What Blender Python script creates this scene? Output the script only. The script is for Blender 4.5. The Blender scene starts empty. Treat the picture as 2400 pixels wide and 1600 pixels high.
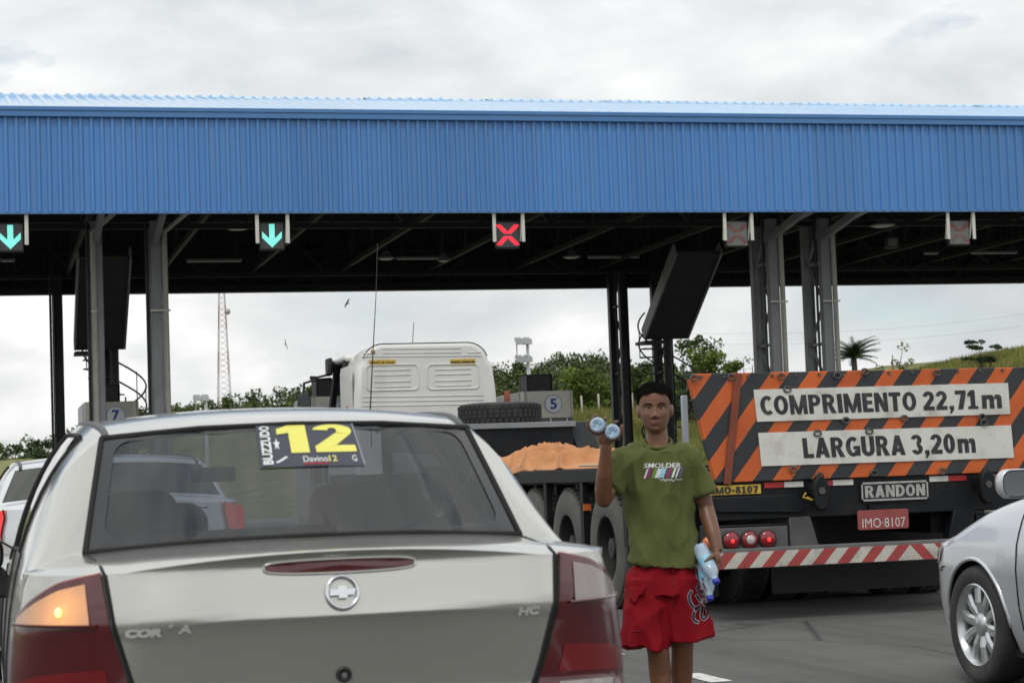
import bpy, bmesh, math, random
import numpy as np
from math import sin, cos, pi, radians, sqrt, atan2
from mathutils import Vector, Matrix
from mathutils.bvhtree import BVHTree
random.seed(7); rng = np.random.default_rng(7)
S = bpy.context.scene
COL = S.collection

# ------------------------------------------------------------------ camera
YAW, PITCH, ROLL, FPX, CAMZ = radians(14.6), math.atan(315/4800), radians(2.05), 4800.0, 1.2
_f = Vector((sin(YAW)*cos(PITCH), cos(YAW)*cos(PITCH), sin(PITCH)))
_r0 = Vector((cos(YAW), -sin(YAW), 0)); _u0 = _r0.cross(_f)
_r = cos(ROLL)*_r0 - sin(ROLL)*_u0; _u = cos(ROLL)*_u0 + sin(ROLL)*_r0
cam_d = bpy.data.cameras.new('camera'); cam = bpy.data.objects.new('camera', cam_d); COL.objects.link(cam)
cam.matrix_world = Matrix(((_r.x, _u.x, -_f.x, 0), (_r.y, _u.y, -_f.y, 0), (_r.z, _u.z, -_f.z, CAMZ), (0, 0, 0, 1)))
cam_d.sensor_width = 36; cam_d.lens = 72; cam_d.clip_start = .05; cam_d.clip_end = 6000
cam_d.dof.use_dof = True; cam_d.dof.focus_distance = 15.5; cam_d.dof.aperture_fstop = 8.0
S.camera = cam
# ------------------------------------------------------------------ sky
W = bpy.data.worlds.new('World'); S.world = W; W.use_nodes = True
SUN_AZ, SUN_EL = radians(215), radians(56)          # compass azimuth from +Y, clockwise
def build_world():
    nt = W.node_tree; N = nt.nodes; Lk = nt.links; N.clear()
    out = N.new('ShaderNodeOutputWorld')
    sky = N.new('ShaderNodeTexSky'); sky.sky_type = 'NISHITA'; sky.sun_disc = False
    sky.sun_elevation = SUN_EL; sky.sun_rotation = SUN_AZ; sky.air_density = 1.0; sky.dust_density = .6
    bsky = N.new('ShaderNodeBackground'); bsky.inputs[1].default_value = .11; Lk.new(sky.outputs[0], bsky.inputs[0])
    tc = N.new('ShaderNodeTexCoord')
    mp = N.new('ShaderNodeMapping'); mp.inputs['Scale'].default_value = (1, 1, 2.3); mp.inputs['Location'].default_value = (1.35, .2, .33)
    Lk.new(tc.outputs['Generated'], mp.inputs[0])
    def noise(scale, det, rough, dist=0.0, src=mp):
        n = N.new('ShaderNodeTexNoise'); n.inputs['Scale'].default_value = scale; n.inputs['Detail'].default_value = det
        n.inputs['Roughness'].default_value = rough; n.inputs['Distortion'].default_value = dist
        Lk.new(src.outputs[0], n.inputs['Vector']); return n
    big = noise(3.2, 3, .5, .3); fine = noise(11, 7, .55, .25)
    mx = N.new('ShaderNodeMath'); mx.operation = 'MULTIPLY_ADD'; mx.inputs[1].default_value = .44
    Lk.new(fine.outputs[0], mx.inputs[0])
    m2 = N.new('ShaderNodeMath'); m2.operation = 'MULTIPLY'; m2.inputs[1].default_value = .56
    Lk.new(big.outputs[0], m2.inputs[0]); Lk.new(m2.outputs[0], mx.inputs[2])
    rp = N.new('ShaderNodeValToRGB'); e = rp.color_ramp.elements
    e[0].position = .36; e[0].color = (.62, .655, .685, 1)
    e[1].position = .63; e[1].color = (1.10, 1.10, 1.09, 1)
    k = rp.color_ramp.elements.new(.47); k.color = (.79, .815, .825, 1)
    k = rp.color_ramp.elements.new(.56); k.color = (.93, .94, .94, 1)
    Lk.new(mx.outputs[0], rp.inputs[0])
    bcl = N.new('ShaderNodeBackground'); bcl.inputs[1].default_value = 1.0; Lk.new(rp.outputs[0], bcl.inputs[0]); sx = N.new('ShaderNodeSeparateXYZ'); Lk.new(tc.outputs['Generated'], sx.inputs[0]); ov = N.new('ShaderNodeMath'); ov.operation = 'MULTIPLY_ADD'; ov.inputs[1].default_value = 1.05; ov.inputs[2].default_value = .87; cl = N.new('ShaderNodeMath'); cl.operation = 'MINIMUM'; cl.inputs[1].default_value = .34; Lk.new(sx.outputs[2], cl.inputs[0]); Lk.new(cl.outputs[0], ov.inputs[0]); Lk.new(ov.outputs[0], bcl.inputs[1])   # overcast: zenith brighter than horizon
    mp2 = N.new('ShaderNodeMapping'); mp2.inputs['Scale'].default_value = (1, 1, 2.6); mp2.inputs['Location'].default_value = (4.4, 7.7, 2.1)
    Lk.new(tc.outputs['Generated'], mp2.inputs[0])
    gap = noise(6.0, 6, .55, .4, mp2)
    gr = N.new('ShaderNodeValToRGB'); g = gr.color_ramp.elements
    g[0].position = .60; g[0].color = (0, 0, 0, 1); g[1].position = .74; g[1].color = (.75, .75, .75, 1)
    Lk.new(gap.outputs[0], gr.inputs[0])
    ms = N.new('ShaderNodeMixShader'); Lk.new(gr.outputs[0], ms.inputs[0]); Lk.new(bcl.outputs[0], ms.inputs[1]); Lk.new(bsky.outputs[0], ms.inputs[2])
    Lk.new(ms.outputs[0], out.inputs[0])
build_world()
sl = bpy.data.lights.new('sun', 'SUN'); sl.energy = 1.0; sl.angle = radians(14); sl.color = (1, .965, .91)
sun = bpy.data.objects.new('sun', sl); COL.objects.link(sun)
_sd = Vector((sin(SUN_AZ)*cos(SUN_EL), cos(SUN_AZ)*cos(SUN_EL), sin(SUN_EL)))
sun.rotation_euler = (-_sd).to_track_quat('-Z', 'Y').to_euler(); sun.location = _sd*60
S.view_settings.view_transform = 'Standard'; S.view_settings.look = 'None'; S.view_settings.exposure = 0.0; S.view_settings.gamma = 1.0
S.view_settings.use_curve_mapping = False

# ------------------------------------------------------------------ helpers
def ray(px, py): return _f + _r*((px-1200)/FPX) - _u*((py-800)/FPX)
def at(px, py, Y): d = ray(px, py); return Vector((0, 0, CAMZ)) + d*(Y/d.y)
def V(*a): return Vector(a)
def lerp(a, b, t): return a+(b-a)*t
def sst(a, b, x): t = min(1, max(0, (x-a)/(b-a))); return t*t*(3-2*t)
def interp(x, xs, ys): return float(np.interp(x, xs, ys))

MATS = {}
def M(name, rgb, rough=.6, metal=0.0, var=.10, scale=6.0, bump=0.0, bscale=40.0, coat=0.0, emit=None, estr=0.0, spec=.5, dirt=None, dscale=2.0, damt=.5):
    if name in MATS: return MATS[name]
    m = bpy.data.materials.new(name); m.use_nodes = True; nt = m.node_tree; N = nt.nodes; Lk = nt.links
    b = N['Principled BSDF']; b.inputs['Roughness'].default_value = rough; b.inputs['Metallic'].default_value = metal
    b.inputs['Coat Weight'].default_value = coat; b.inputs['Coat Roughness'].default_value = .06; b.inputs['Specular IOR Level'].default_value = spec
    tc = N.new('ShaderNodeTexCoord'); n = N.new('ShaderNodeTexNoise'); n.inputs['Scale'].default_value = scale; n.inputs['Detail'].default_value = 6
    Lk.new(tc.outputs['Object'], n.inputs['Vector'])
    r = N.new('ShaderNodeValToRGB'); e = r.color_ramp.elements; e[0].position = .3; e[1].position = .7
    e[0].color = tuple(c*(1-var) for c in rgb)+(1,); e[1].color = tuple(min(1, c*(1+var)) for c in rgb)+(1,)
    Lk.new(n.outputs[0], r.inputs[0]); last = r.outputs[0]
    if dirt:
        n2 = N.new('ShaderNodeTexNoise'); n2.inputs['Scale'].default_value = dscale; n2.inputs['Detail'].default_value = 8; n2.inputs['Roughness'].default_value = .65
        Lk.new(tc.outputs['Object'], n2.inputs['Vector'])
        r2 = N.new('ShaderNodeValToRGB'); r2.color_ramp.elements[0].position = .5; r2.color_ramp.elements[1].position = .72
        r2.color_ramp.elements[1].color = (damt,)*3+(1,); Lk.new(n2.outputs[0], r2.inputs[0])
        mx = N.new('ShaderNodeMixRGB'); mx.inputs[2].default_value = dirt+(1,); Lk.new(r2.outputs[0], mx.inputs[0]); Lk.new(last, mx.inputs[1]); last = mx.outputs[0]
    Lk.new(last, b.inputs['Base Color'])
    if bump > 0:
        n3 = N.new('ShaderNodeTexNoise'); n3.inputs['Scale'].default_value = bscale; n3.inputs['Detail'].default_value = 5
        Lk.new(tc.outputs['Object'], n3.inputs['Vector'])
        bp = N.new('ShaderNodeBump'); bp.inputs['Strength'].default_value = bump; bp.inputs['Distance'].default_value = .02
        Lk.new(n3.outputs[0], bp.inputs['Height']); Lk.new(bp.outputs[0], b.inputs['Normal'])
    if emit: b.inputs['Emission Color'].default_value = emit+(1,); b.inputs['Emission Strength'].default_value = estr
    MATS[name] = m; return m
def glass_mat(name, tint, refl=1.0):
    if name in MATS: return MATS[name]
    m = bpy.data.materials.new(name); m.use_nodes = True; nt = m.node_tree; N = nt.nodes; Lk = nt.links
    N.remove(N['Principled BSDF']); out = [x for x in N if x.type == 'OUTPUT_MATERIAL'][0]
    t = N.new('ShaderNodeBsdfTransparent'); t.inputs[0].default_value = tint+(1,)
    g = N.new('ShaderNodeBsdfGlossy'); g.inputs['Roughness'].default_value = .015; g.inputs[0].default_value = (refl, refl, refl, 1)
    lw = N.new('ShaderNodeLayerWeight'); lw.inputs[0].default_value = .5; pw = N.new('ShaderNodeMath'); pw.operation = 'POWER'; pw.inputs[1].default_value = 5; Lk.new(lw.outputs['Facing'], pw.inputs[0])
    fr = N.new('ShaderNodeMath'); fr.operation = 'MULTIPLY_ADD'; fr.inputs[1].default_value = .9; fr.inputs[2].default_value = .085; Lk.new(pw.outputs[0], fr.inputs[0])
    ms = N.new('ShaderNodeMixShader'); Lk.new(fr.outputs[0], ms.inputs[0]); Lk.new(t.outputs[0], ms.inputs[1]); Lk.new(g.outputs[0], ms.inputs[2])
    Lk.new(ms.outputs[0], out.inputs[0]); MATS[name] = m; return m

class MB:
    """collects shapes; build() links them as one mesh object"""
    def __init__(s): s.v = []; s.f = []
    def add(s, vs, fs):
        o = len(s.v); s.v.extend([tuple(p) for p in vs]); s.f.extend([tuple(i+o for i in f) for f in fs]); return s
    def box(s, a, b, mtx=None):
        x0, y0, z0 = a; x1, y1, z1 = b
        vs = [V(x0, y0, z0), V(x1, y0, z0), V(x1, y1, z0), V(x0, y1, z0), V(x0, y0, z1), V(x1, y0, z1), V(x1, y1, z1), V(x0, y1, z1)]
        if mtx: vs = [mtx @ p for p in vs]
        return s.add(vs, [(0, 3, 2, 1), (4, 5, 6, 7), (0, 1, 5, 4), (1, 2, 6, 5), (2, 3, 7, 6), (3, 0, 4, 7)])
    def cbox(s, c, h, mtx=None): return s.box([c[i]-h[i] for i in range(3)], [c[i]+h[i] for i in range(3)], mtx)
    def bar(s, p, q, w, h, up=(0, 0, 1)):
        p = Vector(p); q = Vector(q); d = (q-p).normalized(); u = Vector(up)
        if abs(d.dot(u)) > .98: u = V(0, 1, 0) if abs(d.y) < .9 else V(1, 0, 0)
        x = d.cross(u).normalized(); z = x.cross(d)
        vs = [c + x*(a*w/2) + z*(b*h/2) for c in (p, q) for a, b in ((-1, -1), (1, -1), (1, 1), (-1, 1))]
        return s.add(vs, [(0, 1, 2, 3), (7, 6, 5, 4), (0, 4, 5, 1), (1, 5, 6, 2), (2, 6, 7, 3), (3, 7, 4, 0)])
    def tube(s, pts, r, n=8, cap=True, closed=False):
        pts = [Vector(p) for p in pts]; k = len(pts); rs = r if isinstance(r, (list, tuple)) else [r]*k
        vs = []; fs = []; ref = None
        for i, p in enumerate(pts):
            a = pts[(i-1) % k] if (closed or i > 0) else p; b = pts[(i+1) % k] if (closed or i < k-1) else p
            d = (b-a).normalized()
            if ref is None: ref = V(0, 0, 1) if abs(d.z) < .9 else V(1, 0, 0)
            x = d.cross(ref)
            if x.length < 1e-5: x = d.cross(V(.3, 1, .2))
            x.normalize(); y = d.cross(x); ref = -y if False else x.cross(d)
            rr = rs[i]; ra, rb = rr if isinstance(rr, (list, tuple)) else (rr, rr)
            for j in range(n): t = 2*pi*j/n; vs.append(p + x*(cos(t)*ra) + y*(sin(t)*rb))
        m = k if closed else k-1
        for i in range(m):
            for j in range(n):
                a = i*n+j; b = i*n+(j+1) % n; c = ((i+1) % k)*n+(j+1) % n; d = ((i+1) % k)*n+j; fs.append((a, b, c, d))
        if cap and not closed: fs.append(tuple(range(n-1, -1, -1))); fs.append(tuple((k-1)*n+j for j in range(n)))
        return s.add(vs, fs)
    def ell(s, c, r, nu=16, nv=10, mtx=None):
        vs = []; fs = []
        for i in range(nv+1):
            a = pi*i/nv-pi/2
            for j in range(nu):
                t = 2*pi*j/nu; p = V(r[0]*cos(a)*cos(t), r[1]*cos(a)*sin(t), r[2]*sin(a))
                if mtx: p = mtx @ p
                vs.append(Vector(c)+p)
        for i in range(nv):
            for j in range(nu): fs.append((i*nu+j, i*nu+(j+1) % nu, (i+1)*nu+(j+1) % nu, (i+1)*nu+j))
        return s.add(vs, fs)
    def lathe(s, prof, n=32, axis='z', c=(0, 0, 0), cap=True):
        """prof: (radius, height)"""
        vs = []; fs = []; k = len(prof)
        for r, h in prof:
            for j in range(n):
                t = 2*pi*j/n; a, b = r*cos(t), r*sin(t)
                p = {'z': V(a, b, h), 'x': V(h, a, b), 'y': V(b, h, a)}[axis]; vs.append(p+Vector(c))
        for i in range(k-1):
            for j in range(n): fs.append((i*n+j, i*n+(j+1) % n, (i+1)*n+(j+1) % n, (i+1)*n+j))
        if cap: fs.append(tuple(range(n-1, -1, -1))); fs.append(tuple((k-1)*n+j for j in range(n)))
        return s.add(vs, fs)
    def grid(s, rows, closed=False):
        n = len(rows[0]); o = []; fs = []
        for r in rows: o.extend(r)
        for i in range(len(rows)-1):
            for j in range(n if closed else n-1): fs.append((i*n+j, i*n+(j+1) % n, (i+1)*n+(j+1) % n, (i+1)*n+j))
        return s.add(o, fs)
    def prism(s, poly, fn0, fn1):
        """poly: 2-D points; fn0/fn1 map (u,v) to the two faces"""
        n = len(poly); vs = [fn0(*p) for p in poly]+[fn1(*p) for p in poly]
        return s.add(vs, [tuple(range(n)), tuple(range(2*n-1, n-1, -1))]+[(j, (j+1) % n, n+(j+1) % n, n+j) for j in range(n)])
    def mesh(s, name): me = bpy.data.meshes.new(name); me.from_pydata(s.v, [], s.f); me.validate(); return me
    def build(s, name, mat, parent=None, smooth=False, bevel=0, solid=0, seg=2, subd=0, recalc=True, angle=None):
        me = s.mesh(name)
        if recalc or bevel:
            bm = bmesh.new(); bm.from_mesh(me)
            bmesh.ops.remove_doubles(bm, verts=bm.verts, dist=1e-6)
            bmesh.ops.recalc_face_normals(bm, faces=bm.faces); bm.to_mesh(me); bm.free()
        o = bpy.data.objects.new(name, me); COL.objects.link(o)
        if mat: me.materials.append(mat)
        if parent: o.parent = parent
        if solid: md = o.modifiers.new('solid', 'SOLIDIFY'); md.thickness = solid; md.offset = -1
        if bevel: md = o.modifiers.new('bevel', 'BEVEL'); md.width = bevel; md.segments = seg; md.limit_method = 'ANGLE'; md.angle_limit = radians(40)
        if subd: md = o.modifiers.new('sub', 'SUBSURF'); md.levels = subd; md.render_levels = subd
        if smooth or bevel:
            for p in me.polygons: p.use_smooth = True
            if bevel or angle:
                try: me.set_sharp_from_angle(angle=radians(angle or 35))
                except Exception: pass
        return o
def tag(o, label=None, cat=None, group=None, kind=None):
    if label: o['label'] = label
    if cat: o['category'] = cat
    if group: o['group'] = group
    if kind: o['kind'] = kind
    return o
def empty(name, loc=(0, 0, 0), rz=0.0, label=None, cat=None, group=None, parent=None):
    o = bpy.data.objects.new(name, None); COL.objects.link(o); o.location = loc; o.rotation_euler = (0, 0, rz); o.empty_display_size = .2
    if parent: o.parent = parent
    return tag(o, label, cat, group)
def copy_tree(o, parent=None):
    c = o.copy(); COL.objects.link(c); c.parent = parent
    for ch in list(o.children): copy_tree(ch, c)
    return c
def bake(o):
    """apply modifiers"""
    dg = bpy.context.evaluated_depsgraph_get(); dg.update(); me = bpy.data.meshes.new_from_object(o.evaluated_get(dg)); o.modifiers.clear(); o.data = me; return o
_TC = {}
def text_geo(body, bold=0.0, shear=0.0, spacing=1.0, res=4):
    """text as (verts in the unit box, faces, aspect)"""
    k = (body, bold, shear, spacing)
    if k not in _TC:
        cu = bpy.data.curves.new('t', 'FONT'); cu.body = body; cu.offset = bold; cu.shear = shear; cu.space_character = spacing; cu.resolution_u = res
        o = bpy.data.objects.new('t', cu); COL.objects.link(o); dg = bpy.context.evaluated_depsgraph_get(); dg.update()
        me = bpy.data.meshes.new_from_object(o.evaluated_get(dg)); vs = [v.co.copy() for v in me.vertices]; fs = [tuple(p.vertices) for p in me.polygons]
        bpy.data.objects.remove(o); bpy.data.curves.remove(cu); bpy.data.meshes.remove(me)
        x0 = min(v.x for v in vs); x1 = max(v.x for v in vs); y0 = min(v.y for v in vs); y1 = max(v.y for v in vs)
        _TC[k] = ([((v.x-x0)/(x1-x0), (v.y-y0)/(y1-y0)) for v in vs], fs, (x1-x0)/(y1-y0))
    return _TC[k]
def text_on(mb, body, fn, bold=0.0, shear=0.0, spacing=1.0, fat=None, nrm=(0, -1, 0)):
    """fn maps (u,v) in 0..1 to a point; fat=(du,dv) thickens by shifted copies in thin layers"""
    vs, fs, a = text_geo(body, bold, shear, spacing)
    if not fat: return mb.add([fn(u, v) for u, v in vs], fs)
    du, dv = fat; nv = Vector(nrm)
    for k, (i, j) in enumerate(((-1, -1), (1, -1), (-1, 1), (1, 1), (0, 0), (-1, 0), (1, 0), (0, 1), (0, -1))):
        mb.add([fn(du+u*(1-2*du)+i*du, dv+v*(1-2*dv)+j*dv)+nv*(.0004*k) for u, v in vs], fs)
    return mb
def stroke(mb, pts, w, fn, n=1):
    """flat ribbon of width w along 2-D pts (smoothed), fn maps 2-D to 3-D"""
    P = [Vector((p[0], p[1])) for p in catmull(pts, 6)]; L = []; R = []
    for i, p in enumerate(P):
        d = (P[min(i+1, len(P)-1)]-P[max(i-1, 0)]); d = d.normalized() if d.length > 1e-9 else Vector((1, 0)); nn = Vector((-d.y, d.x))*w/2
        if i == 0: p = p-d*w*.4
        if i == len(P)-1: p = p+d*w*.4
        L.append(fn(*(p+nn))); R.append(fn(*(p-nn)))
    return mb.grid([L, R])
def catmull(pts, n=6, closed=False):
    P = [np.array(p, float) for p in pts]; out = []; k = len(P)
    for i in range(k if closed else k-1):
        a = P[(i-1) % k] if (closed or i > 0) else P[i]; b = P[i]; c = P[(i+1) % k]; d = P[(i+2) % k] if (closed or i < k-2) else c
        for j in range(n):
            t = j/n; out.append(.5*((2*b)+(c-a)*t+(2*a-5*b+4*c-d)*t*t+(3*b-a-3*c+d)*t**3))
    if not closed: out.append(P[-1])
    return [tuple(p) for p in out]
def np_mesh(name, verts, quads, mat, smooth=False):
    me = bpy.data.meshes.new(name); nv = len(verts); nq = len(quads); k = quads.shape[1]
    me.vertices.add(nv); me.vertices.foreach_set('co', np.asarray(verts, np.float32).ravel())
    me.loops.add(nq*k); me.loops.foreach_set('vertex_index', quads.astype(np.int32).ravel())
    me.polygons.add(nq); me.polygons.foreach_set('loop_start', np.arange(nq, dtype=np.int32)*k); me.polygons.foreach_set('loop_total', np.full(nq, k, np.int32))
    me.update(); me.validate()
    if mat: me.materials.append(mat)
    return me
def rrect(w, h, r, n=5):
    """rounded rectangle outline, centred"""
    out = []
    for cx, cy, a0 in ((w/2-r, h/2-r, 0), (-w/2+r, h/2-r, pi/2), (-w/2+r, -h/2+r, pi), (w/2-r, -h/2+r, 1.5*pi)):
        for i in range(n+1): a = a0+pi/2*i/n; out.append((cx+r*cos(a), cy+r*sin(a)))
    return out
# heavy block lettering, drawn piece by piece (unit cap height)
def _bar(a, b, c, d): return [[(a, b), (c, b), (c, d), (a, d)]]
def _arc(cx, cy, rx, ry, tx, ty, a0, a1, n=12):
    P = []
    for i in range(n):
        q = []
        for a, k in ((lerp(a0, a1, i/n), 0), (lerp(a0, a1, (i+1)/n), 0), (lerp(a0, a1, (i+1)/n), 1), (lerp(a0, a1, i/n), 1)): q.append((cx+(rx-tx*k)*cos(a), cy+(ry-ty*k)*sin(a)))
        P.append(q)
    return P
def _glyph(c):
    t, h = .26, .20; B = lambda *a: _bar(*a); A = _arc
    if c == ' ': return .3, []
    if c == 'I': return .28, [B(0, 0, .28, 1)]
    if c == 'L': return .58, [B(0, 0, t, 1), B(t, 0, .58, h)]
    if c == 'E': return .60, [B(0, 0, t, 1), B(t, 0, .6, h), B(t, .41, .56, .60), B(t, 1-h, .6, 1)]
    if c == 'T': return .68, [B(0, 1-h, .68, 1), B(.21, 0, .47, 1-h)]
    if c == 'N': return .76, [B(0, 0, .24, 1), B(.52, 0, .76, 1), [[(0, 1), (.27, 1), (.76, 0), (.49, 0)]]]
    if c == 'M': return .98, [B(0, 0, .23, 1), B(.75, 0, .98, 1), [[(0, 1), (.27, 1), (.59, 0), (.39, 0)]], [[(.98, 1), (.71, 1), (.39, 0), (.59, 0)]]]
    if c == 'A': return .82, [[[(0, 0), (.27, 0), (.54, 1), (.28, 1)]], [[(.82, 0), (.55, 0), (.28, 1), (.54, 1)]], B(.2, .17, .62, .35)]
    if c == 'U': return .74, [B(0, .33, t, 1), B(.48, .33, .74, 1), A(.37, .34, .37, .34, t, h, pi, 2*pi)]
    if c in 'O0': w = .80 if c == 'O' else .64; return w, [A(w/2, .5, w/2, .5, .25, .19, 0, 2*pi, 28)]
    if c == 'C': return .67, [A(.40, .5, .40, .5, .25, .19, .85, 2*pi-.85, 24)]
    if c == 'G': return .80, [A(.40, .5, .40, .5, .25, .19, .85, 2*pi-.6, 24), B(.42, .36, .80, .53), B(.58, .04, .80, .40)]
    if c == 'D': return .76, [B(0, 0, t, 1), B(t, 0, .30, h), B(t, 1-h, .30, 1), A(.30, .5, .46, .5, .25, h, -pi/2, pi/2, 16)]
    if c in 'PR':
        g = [B(0, 0, t, 1), B(t, 1-.18, .36, 1), B(t, .41, .36, .59), A(.36, .705, .32, .295, .24, .18, -pi/2, pi/2, 14)]
        if c == 'R': g.append([[(.28, .45), (.52, .47), (.76, 0), (.47, 0)]])
        return (.70 if c == 'P' else .76), g
    if c == 'K': return .80, [B(0, 0, t, 1), [[(.24, .34), (.50, 1), (.80, 1), (.40, .42)]], [[(.34, .58), (.56, .60), (.82, 0), (.50, 0)]]]
    if c == '2': return .62, [A(.31, .70, .31, .30, .24, .18, -.55, pi*.95, 14), [[(.575, .545), (.36, .62), (0, .17), (0, .0), (.32, .19)]], B(0, 0, .62, h)]
    if c == '3': return .62, [A(.30, .735, .30, .265, .24, .17, -pi/2, pi*.92, 14), A(.31, .28, .31, .28, .24, .18, -pi*.92, pi/2, 14)]
    if c == '7': return .60, [B(0, 1-h, .60, 1), [[(.33, 1-h), (.60, 1-h), (.40, 0), (.12, 0)]]]
    if c == '1': return .56, [B(.15, 0, .41, 1), [[(0, .66), (0, .82), (.15, .97), (.15, .70)]], B(0, 0, .56, .15)]
    if c == '!': return .46, [B(.18, 0, .46, 1), [[(0, .60), (0, .82), (.18, 1), (.18, .66)]]]
    if c == '6': return .64, [A(.32, .32, .32, .32, .24, .17, 0, 2*pi, 22), A(.34, .5, .34, .5, .25, .18, pi*.30, pi*1.02, 12)]
    if c == '8': return .64, [A(.32, .755, .28, .245, .22, .16, 0, 2*pi, 20), A(.32, .285, .32, .285, .24, .17, 0, 2*pi, 20)]
    if c == ',': return .28, [B(.02, 0, .27, .2), [[(.09, 0), (.27, 0), (.12, -.2), (.02, -.2)]]]
    if c == '-': return .36, [B(0, .36, .36, .54)]
    if c == '.': return .24, [B(.02, .38, .22, .58)]
    if c == 'S': return .66, [A(.33, .735, .32, .265, .24, .18, .35, pi*1.5, 14), A(.33, .275, .33, .275, .24, .18, -pi*.5-1.2, pi*.5, 14)]
    if c == 'm': return 1.0, [B(0, 0, .24, .72), B(.38, 0, .62, .52), B(.76, 0, 1.0, .50), [[(.24, .72), (.24, .50), (.62, .50), (.60, .64), (.52, .72)]], [[(.62, .50), (1.0, .50), (.98, .64), (.88, .73), (.66, .72)]]]
    return .3, []
def block_text(mb, body, fn, gap=.09, nrm=(0, -1, 0), lay=.0003):
    """fn maps (u,v): u 0..1 along the line, v 0..1 cap height"""
    ws = [_glyph(c) for c in body]; tot = sum(w for w, _ in ws)+gap*(len(body)-1); x = 0; nv = Vector(nrm)
    for w, g in ws:
        for k, polys in enumerate(g):
            for p in polys: mb.add([fn((x+a)/tot, b)+nv*(lay*k) for a, b in p], [tuple(range(len(p)))])
        x += w+gap
    return mb
# ------------------------------------------------------------------ materials
m_asph = M('asphalt', (.105, .104, .10), .9, var=.18, scale=1.2, bump=.5, bscale=90, dirt=(.065, .064, .062), dscale=.6, damt=.6)
def asphalt_detail(m):
    nt = m.node_tree; N = nt.nodes; L = nt.links; b = N['Principled BSDF']; src = b.inputs['Base Color'].links[0].from_socket; tc = N.new('ShaderNodeTexCoord')
    def nz(scale, mscale, p0, p1, det=8):
        mp = N.new('ShaderNodeMapping'); mp.inputs['Scale'].default_value = mscale; L.new(tc.outputs['Object'], mp.inputs[0]); n = N.new('ShaderNodeTexNoise'); n.inputs['Scale'].default_value = scale; n.inputs['Detail'].default_value = det; n.inputs['Roughness'].default_value = .62; L.new(mp.outputs[0], n.inputs['Vector'])
        r = N.new('ShaderNodeValToRGB'); r.color_ramp.elements[0].position = p0; r.color_ramp.elements[1].position = p1; L.new(n.outputs[0], r.inputs[0]); return r.outputs[0]
    def mul(col, fac, c):
        mx = N.new('ShaderNodeMixRGB'); L.new(fac, mx.inputs[0]); L.new(col, mx.inputs[1]); mx.inputs[2].default_value = c+(1,); return mx.outputs[0]
    c = mul(src, nz(1.0, (1.1, .06, 1), .50, .72), (.055, .054, .052))          # rubbered tracks along the lanes
    c = mul(c, nz(1.3, (1, .5, 1), .60, .70), (.035, .034, .033))                # oil stains
    c = mul(c, nz(120, (1, 1, 1), .58, .74, 2), (.19, .185, .175))               # pale grit
    vo = N.new('ShaderNodeTexVoronoi'); vo.feature = 'DISTANCE_TO_EDGE'; vo.inputs['Scale'].default_value = .35; L.new(tc.outputs['Object'], vo.inputs['Vector'])
    r = N.new('ShaderNodeValToRGB'); r.color_ramp.elements[0].position = 0; r.color_ramp.elements[0].color = (1, 1, 1, 1); r.color_ramp.elements[1].position = .006; r.color_ramp.elements[1].color = (0, 0, 0, 1); L.new(vo.outputs['Distance'], r.inputs[0])
    c = mul(c, r.outputs[0], (.03, .03, .03)); L.new(c, b.inputs['Base Color'])
asphalt_detail(m_asph)
m_line = M('road_paint', (.62, .62, .58), .7, var=.12, scale=25, dirt=(.15, .15, .15), dscale=14, damt=.8)
m_conc = M('concrete', (.36, .35, .33), .85, var=.12, scale=5, bump=.3, dirt=(.15, .14, .13), dscale=3)
m_grass = M('field_grass', (.17, .165, .045), .95, var=.45, scale=.35, bump=1, bscale=3, dirt=(.07, .10, .025), dscale=.12, damt=.85)
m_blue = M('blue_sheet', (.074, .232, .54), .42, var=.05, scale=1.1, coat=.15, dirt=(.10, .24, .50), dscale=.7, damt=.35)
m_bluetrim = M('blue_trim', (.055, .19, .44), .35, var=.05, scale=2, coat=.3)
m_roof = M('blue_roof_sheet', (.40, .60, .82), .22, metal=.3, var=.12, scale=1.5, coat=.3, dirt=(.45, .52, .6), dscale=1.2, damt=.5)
def per_sheet(m):
    nt = m.node_tree; N = nt.nodes; L = nt.links; b = N['Principled BSDF']; src = b.inputs['Base Color'].links[0].from_socket
    oi = N.new('ShaderNodeObjectInfo'); hs = N.new('ShaderNodeHueSaturation'); ma = N.new('ShaderNodeMath'); ma.operation = 'MULTIPLY_ADD'; ma.inputs[1].default_value = .16; ma.inputs[2].default_value = .92; L.new(oi.outputs['Random'], ma.inputs[0]); L.new(ma.outputs[0], hs.inputs['Value']); L.new(src, hs.inputs['Color'])
    tc = N.new('ShaderNodeTexCoord'); mp = N.new('ShaderNodeMapping'); mp.inputs['Scale'].default_value = (9, 9, .35); ad = N.new('ShaderNodeVectorMath'); ad.operation = 'ADD'; L.new(tc.outputs['Object'], ad.inputs[0]); L.new(oi.outputs['Location'], ad.inputs[1]); L.new(ad.outputs[0], mp.inputs[0]); n = N.new('ShaderNodeTexNoise'); n.inputs['Scale'].default_value = 1.6; n.inputs['Detail'].default_value = 6; L.new(mp.outputs[0], n.inputs['Vector'])
    r = N.new('ShaderNodeValToRGB'); r.color_ramp.elements[0].position = .52; r.color_ramp.elements[1].position = .8; r.color_ramp.elements[1].color = (.55, .55, .55, 1); L.new(n.outputs[0], r.inputs[0])
    mx = N.new('ShaderNodeMixRGB'); mx.inputs[2].default_value = (.13, .25, .42, 1); L.new(r.outputs[0], mx.inputs[0]); L.new(hs.outputs[0], mx.inputs[1]); L.new(mx.outputs[0], b.inputs['Base Color'])
per_sheet(m_blue)
m_under = M('canopy_frame_shaded', (.011, .0115, .012), .6, var=.2, scale=2)  # frame steel with the underside shade put into its colour
m_liner = M('inner_sheet', (.034, .035, .034), .8, var=.2, scale=1)
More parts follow.
